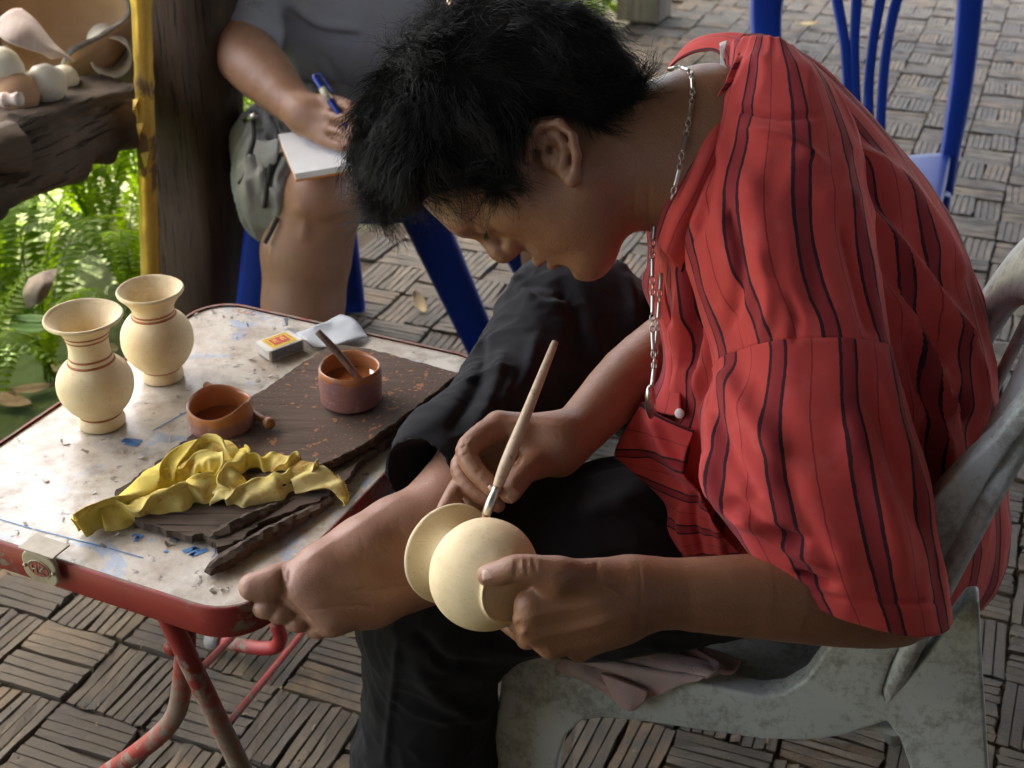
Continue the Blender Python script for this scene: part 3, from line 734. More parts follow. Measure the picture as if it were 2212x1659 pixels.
    for k in range(8):
        a0, a1 = k/8*1.5, (k+1)/8*1.5; ln(360+22*math.cos(a0-1.2), 1170+12*math.sin(a0-1.2), 360+22*math.cos(a1-1.2), 1170+12*math.sin(a1-1.2), .0012)
        ln(440+26*math.cos(a0-.6), 1190+18*math.sin(a0-.6), 440+26*math.cos(a1-.6), 1190+18*math.sin(a1-.6), .0012)
    ln(265, 950, 305, 955, .010); ln(270, 958, 296, 962, .006); ln(330, 930, 420, 880, .002)
    m_or = simple('orange_print', (.50, .25, .12), (.42, .22, .12), 60, .6); inkm[0] = m_or
    for x, y in ((520, 672), (534, 674), (548, 676)):
        for k in range(5):
            a0, a1 = k/5*4.2+.5, (k+1)/5*4.2+.5; ln(x+6*math.cos(a0), y+4*math.sin(a0), x+6*math.cos(a1), y+4*math.sin(a1), .0022)
    # curled flakes of laminate
    rg = random.Random(3); m_fl = simple('laminate_flake', (.58, .54, .47), (.46, .40, .33), 50, .7)
    spots = [(rg.uniform(395, 500), rg.uniform(672, 700)) for _ in range(8)]+[(rg.uniform(490, 640), rg.uniform(700, 830)) for _ in range(16)]+[(rg.uniform(20, 420), rg.uniform(940, 1180)) for _ in range(26)]+[(rg.uniform(400, 540), rg.uniform(1230, 1300)) for _ in range(8)]
    mb = MB()
    for x, y in spots:
        c = PZ(x, y, ZT-.0008); s = rg.uniform(.0015, .0045); a = rg.uniform(0, 6.28); e = np.array([math.cos(a), math.sin(a), 0]); q = np.array([-e[1], e[0], 0]); h = rg.uniform(.0005, .004)
        mb.add([c-e*s-q*s*.6, c+e*s-q*s*.5+np.array([0, 0, h]), c+e*s*.8+q*s*.7+np.array([0, 0, h*1.2]), c-e*s*.7+q*s*.5], [(0, 1, 2, 3)])
    q = solid(mb.obj('flakes', m_fl, root, False), .0004); tag(q, kind='stuff')
table()

# ================================================================== THINGS ON THE TABLE
t = NT('unfired_clay_slip'); co = t.co(); a = t.noise(co, 30, 4); b = t.noise(t.co((1, 1, 14)), 50, 4, .6); c_ = t.noise(co, 260, 3)
col = t.mix(t.step(a, .35, .7), (.80, .66, .42), (.74, .58, .345)); col = t.mix(t.math('MULTIPLY', t.step(c_, .60, .72), .4), col, (.50, .35, .19)); col = t.mix(t.math('MULTIPLY', t.step(t.noise(co, 9, 4), .5, .75), .3), col, (.62, .47, .28))
t.P(Base_Color=col, Roughness=.78); t.b.inputs['Specular IOR Level'].default_value = .25; t.bump(t.math('ADD', b, t.math('MULTIPLY', c_, .5)), .5, .0014); m_clay = t.m
m_band = simple('red_slip_line', (.42, .15, .05), (.36, .12, .04), 60, .7)
def vase_profile(kind):
    # outer (r, h) from foot to rim, then the inside back down
    if kind == 'tall':
        o = [(.0001, 0), (.0255, 0), (.029, .001), (.0292, .008), (.0268, .0145), (.0262, .017), (.032, .023), (.0405, .034), (.0462, .048), (.0475, .060), (.0455, .072), (.0395, .083), (.0320, .0905), (.0275, .0955), (.0258, .104), (.0250, .116), (.0262, .128), (.0305, .139), (.038, .1475), (.0455, .1515), (.0480, .1545), (.0472, .1575), (.0448, .1572)]
        i = [(.041, .153), (.033, .145), (.0265, .134), (.0225, .120), (.0222, .104), (.0250, .096), (.034, .082), (.040, .060), (.034, .035), (.018, .022), (.0001, .02)]
    elif kind == 'held':
        o = [(.0001, .0135), (.0215, .0135), (.0235, .0128), (.0255, .0122), (.0265, .0128), (.0262, .0150), (.0268, .018), (.030, .022), (.0385, .034), (.0440, .049), (.0452, .062), (.0435, .075), (.0380, .087), (.0312, .0945), (.0268, .099), (.0255, .104), (.0272, .111), (.0330, .118), (.0395, .1225), (.0425, .1245), (.0432, .1275), (.0420, .1292), (.0400, .1286)]
        i = [(.036, .125), (.029, .118), (.0235, .109), (.0225, .102), (.027, .094), (.036, .078), (.039, .060), (.033, .036), (.018, .022), (.0001, .02)]
    else:
        o = [(.0001, 0), (.0235, 0), (.0262, .001), (.0265, .008), (.0245, .0135), (.0240, .016), (.030, .022), (.0385, .034), (.0440, .049), (.0452, .062), (.0435, .075), (.0380, .087), (.0312, .0945), (.0268, .099), (.0255, .104), (.0270, .112), (.0315, .121), (.0375, .129), (.0405, .1325), (.0412, .136), (.0398, .138), (.0378, .1372)]
        i = [(.034, .131), (.028, .121), (.0235, .110), (.0225, .102), (.027, .094), (.036, .078), (.039, .060), (.033, .036), (.018, .022), (.0001, .02)]
    return o, i
def dense(p, n):
    p = np.array(p); return crom(p, n)
def vase(pos, kind, sc, bands, label, axis=(0, 0, 1), group=None, hs=1.):
    o, i = vase_profile(kind); o = [(a, b*hs) for a, b in o]; i = [(a, b*hs) for a, b in i]; bands = [b*hs for b in bands]; pos = np.array(pos, float); root = thing('clay_vase', pos, label, 'vase', group)
    prof = np.concatenate([dense(o, 70), dense(i, 30)])*sc
    wob = lambda rr, hh, ph: (rr*(1+.006*np.sin(ph*2+1)+.004*np.sin(ph*3+hh*60)), hh+.0006*np.sin(ph*2)*(hh/.15))
    v, f = lathe(prof, pos, axis, 72, wob); ax = nrmz(np.array(axis, float))
    v = v+nrmz(v-pos-ax*.06*sc)*(fbm(v, 70, 2)*.00035)[:, None]
    b = obj('body', v, f, m_clay, root)
    for h in bands:
        op = dense(o, 400)*sc; k = np.argmin(np.abs(op[:, 1]-h*sc)+np.where(np.arange(400) < 8, 9, 0)); r_ = op[k, 0]
        j = max(0, min(399, k)); q = op[max(0, k-2):k+3]; 
        w = .0011; lo, hi = op[np.argmin(np.abs(op[:, 1]-(h*sc-w))+np.where(np.arange(400) < 8, 9, 0))], op[np.argmin(np.abs(op[:, 1]-(h*sc+w))+np.where(np.arange(400) < 8, 9, 0))]
        pr = [(lo[0]+.0001, lo[1]), (lo[0]+.0005, lo[1]), (r_+.0006, h*sc), (hi[0]+.0005, hi[1]), (hi[0]+.0001, hi[1])]
        vv, ff = lathe(pr, pos, axis, 72, wob); obj('painted_line', vv, ff, m_band, root)
    return root
vase(PZ(221, 912, ZT+.0005), 'tall', .945, [.0165, .0945, .1015, .1275, .134], 'tall necked cream clay vase with thin red lines at foot, shoulder and neck', hs=.97)
vase(PZ(352, 812, ZT+.0005), 'short', 1.0, [.0158, .099, .1035], 'shorter cream clay vase with wide mouth, behind the tall necked vase', hs=.90)

# the dark plank
m_plank = wood('charred_plank', (.050, .034, .024), (.095, .066, .046), (.14, .10, .075), (.05, 1, 1), 60, .85, .9, .004)
t = NT('paint_splashed_plank'); rot = (0, 0, R(-53)); co = t.co((1, 1, 1), rot); g = t.noise(t.co((.07, 1, 1), rot), 95, 6, .6, .3); big = t.noise(co, 8, 4); sp = t.noise(co, 75, 3, .6); sp2 = t.noise(co, 230, 2, .5)
col = t.mix(t.step(g, .3, .7), (.075, .046, .031), (.145, .098, .068)); col = t.mix(t.step(big, .45, .62), col, (.095, .06, .042))
crk = t.math('SUBTRACT', 1.0, t.step(t.noise(t.co((.05, 1, 1), rot), 28, 5, .6, .5), .33, .37)); col = t.mix(crk, col, (.015, .010, .008))
spl = t.math('MAXIMUM', t.step(sp, .625, .65), t.math('MULTIPLY', t.step(sp2, .635, .68), t.step(big, .4, .6))); col = t.mix(t.math('MULTIPLY', spl, .8), col, (.38, .16, .06))
t.P(Base_Color=col, Roughness=.8); t.b.inputs['Specular IOR Level'].default_value = .3; t.bump(t.math('SUBTRACT', t.math('ADD', g, t.math('MULTIPLY', sp2, .4)), t.math('MULTIPLY', crk, 1.2)), .7, .003); m_board = t.m
def plank():
    z0 = ZT+.002; H = .020; rg = random.Random(9)
    def ragged(pts, amp=.0016, step=.008):
        out = []
        for a, b in zip(pts, pts[1:]+pts[:1]):
            a, b = np.array(a), np.array(b); n = max(1, int(np.linalg.norm(b-a)/step))
            for k in range(n): q = a+(b-a)*k/n; out.append(q+np.array([rg.uniform(-amp, amp), rg.uniform(-amp, amp), 0]))
        return out
    root = thing('wooden_board', PZ(690, 930, ZT), 'thick dark splintered board splashed with orange slip under the two pots', 'board')
    top = [PZ(x, y, z0+H) for x, y in ((716, 742), (745, 744), (800, 752), (996, 805), (880, 895), (765, 975), (702, 1000), (610, 1052), (455, 1010), (402, 945), (560, 845))]
    o = bevel(obj('upper_layer', *extrude_poly(ragged(top), (0, 0, -H*.55)), m_board, root, False), .0016, 1)
    low = [PZ(x, y, z0+H*.45) for x, y in ((716, 752), (800, 762), (998, 820), (890, 915), (770, 1000), (745, 1040), (690, 1080), (650, 1092), (560, 1130), (520, 1165), (472, 1182), (462, 1165), (440, 1150), (410, 1158), (350, 1140), (300, 1128), (245, 1062), (330, 1005), (400, 950))]
    obj('lower_layer', *extrude_poly(ragged(low, .0022, .006), (0, 0, -H*.45)), m_plank, root, False)
    for (x0, y0), (x1, y1), w0, w1, h in (((452, 1178), (668, 1075), .011, .004, .016), ((448, 1240), (712, 1085), .010, .006, .013)):
        a, b = PZ(x0, y0, ZT+.002), PZ(x1, y1, ZT+.002); dv = nrmz(b-a); nn = np.cross((0, 0, 1), dv); v = []; n = 26
        for k in range(n):
            t_ = k/(n-1); c = a+(b-a)*t_; w = (w0+(w1-w0)*t_)*(1 if t_ > .06 else .55)*(1+.15*math.sin(k*2.1)); hh = h*(.6+.5*math.sin(math.pi*min(1, t_+.15)))*(1 if t_ > .03 else .6)
            v += [c-nn*w, c-nn*w*.9+np.array([0, 0, hh*.7+rg.uniform(-.001, .001)]), c-nn*w*.2+np.array([0, 0, hh+rg.uniform(-.0015, .001)]), c+nn*w*.6+np.array([0, 0, hh*.8+rg.uniform(-.001, .001)]), c+nn*w]
        f = [tuple(q) for q in gridfaces(n, 5, True)]+[(4, 3, 2, 1, 0), tuple(range(5*n-5, 5*n))]
        obj('splinter', v, f, m_plank, root, False)
    q = [PZ(x, y, ZT+.0045) for x, y in ((560, 1105), (575, 1092), (628, 1066), (622, 1078))]; obj('chip', *extrude_poly(q, (0, 0, .004)), m_plank, root, False)
plank()

# two slip pots
t = NT('lilac_glazed_pot'); co = t.co(); a = t.noise(t.co((1, 1, .5)), 40, 4); dr = t.noise(t.co((1, 1, .15)), 60, 4, .6); sp = t.noise(co, 160, 3)
at = t.n('Attribute', {'attribute_name': 'slip'}); sl = t.step(t.math('ADD', at.outputs['Fac'], t.math('MULTIPLY', dr, .8)), .75, .82)
col = t.mix(t.step(a, .35, .65), (.30, .13, .095), (.27, .135, .14)); col = t.mix(t.math('MULTIPLY', t.step(sp, .58, .68), .35), col, (.50, .36, .34)); col = t.mix(sl, col, t.mix(a, (.36, .125, .040), (.46, .19, .075)))
t.P(Base_Color=col, Roughness=.34); t.b.inputs['Coat Weight'].default_value = .25; t.bump(a, .2, .001); m_pot = t.m
m_slip = simple('wet_red_slip', (.22, .060, .018), (.27, .08, .025), 20, .06, coat=1.0)
def pot(c, r, h, label, wobf, level, ribs, spill):
    root = thing('slip_pot', c, label, 'pot'); c = np.array(c, float)
    pr = [(.0001, 0)]+[(r*(.86+.14*min(1, k/5)), h*.16*k/8) for k in range(0, 9)]+[(r*(1+.012*math.sin(math.pi*k/14)), h*(.16+.84*k/14)) for k in range(1, 15)]
    pr += [(r-.001, h+.0012), (r-.003, h)]+[(r-.0035, h*(1-k/10*.93)) for k in range(1, 11)]+[(.0001, h*.06)]
    def wb(rr, hh, ph):
        rr2 = rr*(1+(hh/h)*wobf[0]*np.sin(2*ph+wobf[1])); 
        if ribs: rr2 = rr2+np.where((rr > r*.985) & (hh > h*.38), .0007*np.sin(hh*900), 0)
        return rr2, hh+np.clip(hh/h-.5, 0, 1)*2*(wobf[2]*np.sin(2*ph+wobf[3])+wobf[2]*.5*np.sin(3*ph+1))
    v, f = lathe(pr, c, (0, 0, 1), 64, wb); o = obj('pot_wall', v, f, m_pot, root)
    inner = np.arange(len(v))//64 >= len(pr)-12
    attr(o, 'slip', np.where(inner, 1.2, np.clip((v[:, 2]-c[2])/h-.55, -.5, 1)*.9+spill))
    s = [(.0001, h*level), (r*.5, h*level), (r-.0028, h*level), (r-.0026, h*level+.0012)]
    v, f = lathe(s, c, (0, 0, 1), 64, lambda rr, hh, ph: (rr*(1+level*wobf[0]*np.sin(2*ph+wobf[1])), hh)); obj('red_slip', v, f, m_slip, root)
    return root
pa = PZ(760, 866, ZT+.0225); pb = PZ(480, 925, ZT+.0145)
pot(pa, .0370, .048, 'brown ribbed pot of red slip with a stick standing in it', (.015, .4, .0008, 1.), .62, True, .12)
pot(pb, .0378, .036, 'low lilac brown pot with a wavy rim, slip inside, by the vases', (.05, 2.2, .0032, -.5), .32, False, .30)
m_stick = wood('slip_stained_stick', (.10, .075, .06), (.20, .15, .12), (.26, .10, .04), (1, 1, .1), 90, .7)
v, f = tube([PZ(686, 716, ZT+.112), PZ(735, 768, ZT+.083), PZ(782, 826, ZT+.050)], [.0042, .0047, .0042], 8, 14); tag(obj('stirring_stick', v, f, m_stick), 'split grey stirring stick stuck in the ribbed pot of red slip', 'stick')
m_peg = simple('slip_coated_peg', (.36, .16, .06), (.28, .11, .045), 30, .5)
a_, b_ = PZ(446, 832, ZT+.010), PZ(578, 912, ZT+.031)
v, f = tube([a_, (a_+b_)/2, b_], [.005, .0045, .0042], 9, 12); o = tag(obj('clay_peg', v, f, m_peg), 'brown coated peg with a knob end lying behind the wavy rimmed pot', 'peg')
dv = nrmz(b_-a_); v, f = tube([b_-dv*.001, b_+dv*.004, b_+dv*.008], [.0062, .0072, .006], 10); obj('knob', v, f, m_peg, o)

# matchbox
def matchbox():
    c = PZ(613, 763, ZT); a = nrmz((PZ(668, 765, ZT)-PZ(601, 790, ZT))*np.array([1, 1, 0])); b = np.cross((0, 0, 1), a)
    root = thing('matchbox', c, 'white matchbox with yellow and red printed label on the table', 'matchbox'); L, D, Hh = .052, .036, .0155
    m_w = simple('white_card', (.72, .70, .66), (.60, .57, .52), 40, .7); m_y = simple('yellow_print', (.75, .55, .03), (.68, .48, .03), 60, .5); m_r = simple('red_print', (.55, .04, .03), (.48, .04, .03), 60, .5)
    m_g = simple('striker', (.10, .10, .11), (.22, .22, .23), 500, .8)
    cc = c+b*.008+np.array([0, 0, Hh/2+.0005])
    mb = MB(); mb.box(cc, L, D, Hh, a, b); bevel(mb.obj('sleeve', m_w, root, False), .0008)
    mb = MB(); mb.box(cc, L+.0016, D-.003, Hh-.003, a, b); mb.obj('tray', m_w, root, False)
    z = np.array([0, 0, Hh/2+.0002]); mb = MB(); mb.box(cc+z, L*.72, D*.84, .0006, a, b); mb.obj('label', m_y, root, False)
    mb = MB(); mb.box(cc+z*1.03+np.array([0, 0, .0003]), L*.46, D*.46, .0005, a, b); mb.obj('red_panel', m_r, root, False)
    mb = MB()
    def st(x0, y0, x1, y1, w=.0011):
        p, q = cc+z+np.array([0, 0, .0008])+a*x0*.001+b*y0*.001, cc+z+np.array([0, 0, .0008])+a*x1*.001+b*y1*.001; dv = nrmz(q-p); nn = np.cross((0, 0, 1), dv)*w/2; mb.add([p-nn, q-nn, q+nn, p+nn], [(0, 1, 2, 3)])
    for ox, S in ((-5.6, ((0, 6, 0, 3.5), (-3, 3.2, 3, 3.2), (-2.5, 5.5, -1.5, 4), (2.5, 5.5, 1.5, 4), (-1, 3, -3, -4), (1, 3, 1, -3), (1, -3, 3.4, -3.4))), (5.6, ((0, 6, .6, 5), (-2.2, 4.5, 2.2, 4.5), (-2.2, 4.5, -2.2, -3.5), (2.2, 4.5, 2.2, 1), (-2.2, 2.8, 2.2, 2.8), (-2.2, 1, 2.2, 1), (-2.2, -3.6, 0, -2.4), (0, 1, 3.4, -3.6)))):
        for s in S: st(ox+s[0]*1.05, s[1], ox+s[2]*1.05, s[3])
    mb.obj('characters', m_y, root, False); mb = MB()
    for k in range(9): st(-15+k*3.6, 11.5, -13.2+k*3.6, 11.5, .0016); st(-15+k*3.6, -11.5, -13.2+k*3.6, -11.5, .0016)
    for x in (-15.5, 15.5):
        for k in range(4): st(x, -6+k*4, x, -4+k*4, .0018)
    mb.obj('label_ornament', m_r, root, False)
    mb = MB(); mb.box(cc-b*(D/2+.0002), L*.9, .0006, Hh*.8, a, b); mb.obj('striker', m_g, root, False)
matchbox()
m_paper = simple('grey_wax_paper', (.36, .38, .40), (.46, .47, .48), 14, .55, .4, 30, .003)
g = [[PZ(638, 722, ZT+.003), PZ(690, 700, ZT+.009), PZ(735, 680, ZT+.006)], [PZ(660, 735, ZT+.010), PZ(715, 715, ZT+.005), PZ(765, 690, ZT+.012)], [PZ(680, 752, ZT+.004), PZ(735, 742, ZT+.009), PZ(795, 728, ZT+.003)]]
g = crom(np.swapaxes(crom(np.array(g), 16), 0, 1), 16).reshape(-1, 3); g[:, 2] += fbm(g, 120, 3)*.0012
tag(solid(obj('paper_scrap', g, gridfaces(16, 16), m_paper), .0005), 'crumpled grey waxed paper lying beside the matchbox', 'paper')
v = [PZ(610, 705, ZT+.001), PZ(622, 703, ZT+.001), PZ(624, 685, ZT+.012), PZ(612, 688, ZT+.016), PZ(617, 700, ZT+.010)]
tag(solid(obj('paper_scrap', v, [(0, 1, 4), (1, 2, 4), (2, 3, 4), (3, 0, 4)], m_paper, smooth=False), .0008), 'small curled scrap of torn paper standing on the table top', 'paper')

# yellow rag
t = NT('yellow_rag'); co = t.co(); a = t.noise(co, 45, 5, .65, .6); b = t.noise(co, 700, 2)
col = t.mix(t.step(t.noise(co, 12, 3), .4, .65), (.76, .60, .13), (.72, .60, .25)); col = t.mix(t.math('MULTIPLY', t.step(a, .52, .66), .75), col, (.44, .22, .05))
t.P(Base_Color=col, Roughness=.9); t.b.inputs['Specular IOR Level'].default_value = .15; t.bump(b, .35, .0008); m_rag = t.m
def ruffle(path, wd, pleats, amp, seed, name, parent, nl=90, nw=46, tw=0., taper=(.5, .7)):
    """a gathered strip of cloth: sharp pleats running along a path (px, py, height over the table)"""
    p = crom(np.array([PZ(x, y, ZT+h) for x, y, h in path]), nl); tg = nrmz(np.gradient(p, axis=0)); sd = nrmz(np.cross(tg, (0, 0, 1))); up = np.cross(sd, tg)
    s = np.linspace(0, 1, nl)[:, None]; t = np.linspace(-1, 1, nw)[None]; rg = np.random.RandomState(seed)
    drift = seed*1.7+tw*s*2+.55*np.sin(s*9+seed)+.25*np.sin(s*23+seed*2); ph = pleats*(t+.22*np.sin(s*7+t*2+seed))+drift
    tri = 1-np.abs((ph % 2)-1); rid = tri**1.35; w = wd*np.interp(s, [0, .15, .5, .85, 1], [taper[0], .85, 1, .95, taper[1]])*(1+.07*np.sin(s*11+seed))
    hgt = amp*(.75*rid*(.55+.45*np.sin(s*8+t*3+seed))+1.35*(1-t*t))-.004*(np.abs(t) > .9)
    lat = t*w+.35*amp*np.sin(ph*math.pi)+.0012*np.sin(s*19+seed)
    v = p[:, None]+sd[:, None]*lat[..., None]+up[:, None]*hgt[..., None]; v = v+(fbm(v, 120, 2, seed)*.0011)[..., None]*np.array([0, 0, 1.])
    v = v.reshape(-1, 3); v[:, 2] = np.maximum(v[:, 2], ZT+.003)
    o = solid(obj(name, v, gridfaces(nl, nw)[:, ::-1], m_rag, parent), .0013); return o
def rag():
    q = lambda x, y, h: PZ(x, y, ZT+h)
    root = thing('cleaning_rag', q(450, 1060, 0), 'crumpled yellow cleaning rag stained with slip, draped over the board', 'rag')
    ruffle([(172, 1150, .003), (205, 1128, .006), (262, 1108, .008), (318, 1072, .011), (352, 1036, .016), (392, 1004, .021), (440, 985, .024), (478, 990, .024), (505, 1012, .020)], .0165, 1.7, .0135, 1, 'cloth_fold', root, tw=1.5)
    ruffle([(225, 1132, .004), (290, 1116, .006), (350, 1096, .010), (410, 1078, .012), (470, 1056, .014)], .0145, 1.4, .0125, 2, 'cloth_fold', root, tw=-1)
    ruffle([(372, 1040, .014), (412, 1018, .022), (450, 1006, .027), (478, 1016, .026), (480, 1040, .018)], .0120, 1.3, .0105, 3, 'cloth_fold', root, nl=60, nw=34)
    ruffle([(484, 1096, .006), (482, 1070, .011), (498, 1040, .018), (516, 1012, .023), (530, 992, .022)], .0135, 1.4, .0115, 4, 'cloth_fold', root, nl=60, nw=34, taper=(.8, .8))
    ruffle([(490, 1092, .006), (545, 1078, .009), (600, 1062, .011), (645, 1040, .014), (690, 1030, .014)], .0140, 1.3, .0120, 5, 'cloth_fold', root, tw=.8, taper=(.9, .9))
    ruffle([(508, 1020, .016), (560, 1012, .017), (610, 1014, .017), (650, 1012, .017)], .0120, 1.2, .0110, 6, 'cloth_fold', root, nl=60, nw=36)
    g = [[q(612, 1008, .020), q(628, 1036, .025), q(638, 1066, .014)], [q(655, 998, .030), q(664, 1028, .027), q(674, 1058, .019)], [q(700, 1010, .028), q(708, 1036, .023), q(714, 1060, .017)], [q(738, 1038, .021), q(740, 1060, .016), q(738, 1080, .011)], [q(753, 1068, .010), q(750, 1080, .009), q(744, 1094, .005)]]
    g = crom(np.swapaxes(crom(np.array(g), 60), 0, 1), 30).reshape(-1, 3); g[:, 2] += np.sin(g@T1*230+3*np.sin(g@T2*60))*.0018+fbm(g, 80, 3)*.0012
    solid(obj('loose_end', g, gridfaces(30, 60), m_rag, root), .0014)
    edge = crom(np.array([q(655, 998, .030), q(700, 1010, .028), q(738, 1038, .022), q(753, 1068, .011), q(745, 1093, .006)]), 60); rg = random.Random(4); mb = MB()
    for p in edge: mb.tube([p, p+np.array([rg.uniform(-.003, .003), rg.uniform(-.001, .003), rg.uniform(-.001, .002)])], [.0007, .0003], 4)
    mb.obj('frayed_edge', m_rag, root)
rag()

# ================================================================== GREY PLASTIC ARMCHAIR
t = NT('worn_grey_plastic'); co = t.co(); a = t.noise(co, 14, 6, .7); b = t.noise(t.co((1, 1, .8)), 130, 5, .75); sc_ = t.noise(t.co((3, .3, 1), (0, 0, .6)), 90, 4, .6); at = t.n('Attribute', {'attribute_name': 'wear'})
dirt = t.step(t.math('ADD', t.math('ADD', t.math('MULTIPLY', a, .55), t.math('MULTIPLY', b, .35)), t.math('MULTIPLY', at.outputs['Fac'], .25)), .43, .53)
col = t.mix(t.math('MULTIPLY', dirt, .7), t.mix(t.step(t.noise(co, 5, 3), .4, .6), (.52, .56, .55), (.44, .48, .475)), t.mix(b, (.15, .14, .115), (.21, .195, .165)))
col = t.mix(t.math('MULTIPLY', t.step(sc_, .66, .72), .4), col, (.62, .68, .70))
t.P(Base_Color=col, Roughness=t.math('MULTIPLY_ADD', dirt, .3, .34)); t.bump(t.math('ADD', b, a), .12, .001); m_chair = t.m
def armchair():
    Q0, Q1 = np.array([.002, 1.18, 0]), np.array([.45, 1.05, 0]); ax = nrmz(Q1-Q0); nn = np.array([-ax[1], ax[0], 0])     # nn points into the chair
    root = thing('plastic_armchair', (Q0+Q1)/2+nn*.22, 'worn light grey plastic armchair the man in red sits on', 'chair')
    S = lambda x, y, o=0.: PV(x, y, Q0+nn*o, nn)
    def panel(name, pts, th, o=0., bw=.008):
        q = obj(name, *extrude_poly([S(x, y, o) for x, y in pts], nn*th), m_chair, root, False); bevel(q, bw, 4, 30)
        for p in q.data.polygons: p.use_smooth = True
        return q
    zf = S(1060, 1659)[2]
    # near side: front leg, skirt, rear leg in one outline, continued to the floor
    fl = lambda x0, y0, x1, y1: None
    foot_f0, foot_f1 = S(1066, 1640), S(1190, 1659)
    pts = [(1090, 1420), (1105, 1398), (1140, 1385), (1200, 1392), (1300, 1415), (1500, 1475), (1640, 1505), (1690, 1500), (1740, 1470), (1790, 1400), (1850, 1325), (1905, 1250), (2010, 1085), (2070, 1020), (2150, 945), (2225, 850), (2330, 740), (2350, 790), (2260, 880), (2190, 960), (2130, 1050), (2060, 1180), (2000, 1290), (1950, 1385), (1922, 1440), (1903, 1500), (1915, 1512), (1952, 1482), (2004, 1420), (2052, 1350), (2088, 1302), (2115, 1300), (2122, 1450), (2135, 1659), (2160, 2050), (2080, 2060), (2000, 1800), (1965, 1659), (1945, 1600), (1915, 1560), (1880, 1572), (1820, 1592), (1740, 1602), (1640, 1598), (1520, 1580), (1400, 1562), (1300, 1552), (1255, 1560), (1222, 1590), (1206, 1640), (1195, 1720), (1165, 2010), (1035, 2000), (1058, 1720), (1070, 1560)]
    w = [S(x, y) for x, y in pts]
    w = [np.array([p[0], p[1], max(p[2], .004)]) for p in w]
    q = obj('side_frame', *extrude_poly(w, nn*.03), m_chair, root, False); bevel(q, .009, 4, 30)
    for p in q.data.polygons: p.use_smooth = True
    # seat, far side, back
    zs = .415; c0 = S(1120, 1400)
    def at(a, b, z): return Q0+ax*a+nn*b+np.array([0, 0, z])
    xs = np.linspace(.0, .44, 24); ys = np.linspace(.015, .43, 22); X, Y = np.meshgrid(xs, ys, indexing='ij')
    Z = zs-.018*np.sin(np.pi*np.clip((Y-.03)/.38, 0, 1))*np.clip(X/.1, 0, 1)-.02*np.clip(X/.44, 0, 1)-.02*np.clip(.05-X, 0, .05)*20*.4
    v = np.array([at(a, b, z) for a, b, z in zip(X.ravel(), Y.ravel(), Z.ravel())]); q = solid(obj('seat', v, gridfaces(24, 22)[:, ::-1], m_chair, root), .012, -1); bevel(q, .004)
    mb = MB()
    for a0, a1 in ((.02, -.01), (.42, .47)):
        for b in (.41,): mb.tube([at(a0, b, zs-.01), at(a1, b+.02, .004)], [.034, .024], 12, 6, flat=.7)
    mb.obj('far_legs', m_chair, root)
    v, f = tube([at(.1, .44, zs), at(.2, .47, .55), at(.33, .46, .62), at(.5, .44, .66)], .022, 12, 20, flat=.6); obj('far_armrest', v, f, m_chair, root)
    # backrest: an arched panel with a slot, leaning back
    bk = lambda b, z: at(.44+.22*(z-.42)+.05*((b-.22)/.22)**2*-1, b, z)
    def strip(path, wd, name):
        p = np.array([bk(b, z) for b, z in path]); v, f = tube(p, wd, 12, 30, flat=.32, up=ax); return obj(name, v, f, m_chair, root)
    strip([(.06, .43), (.045, .55), (.05, .70), (.09, .82), (.22, .87), (.35, .82), (.39, .70), (.395, .55), (.38, .43)], .058, 'back_frame')
    for b in (.15, .22, .29): strip([(b, .43), (b, .6), (b, .85)], .018, 'back_slat')
    strip([(.05, .47), (.22, .45), (.39, .47)], .03, 'back_rail')
    return root
armchair()
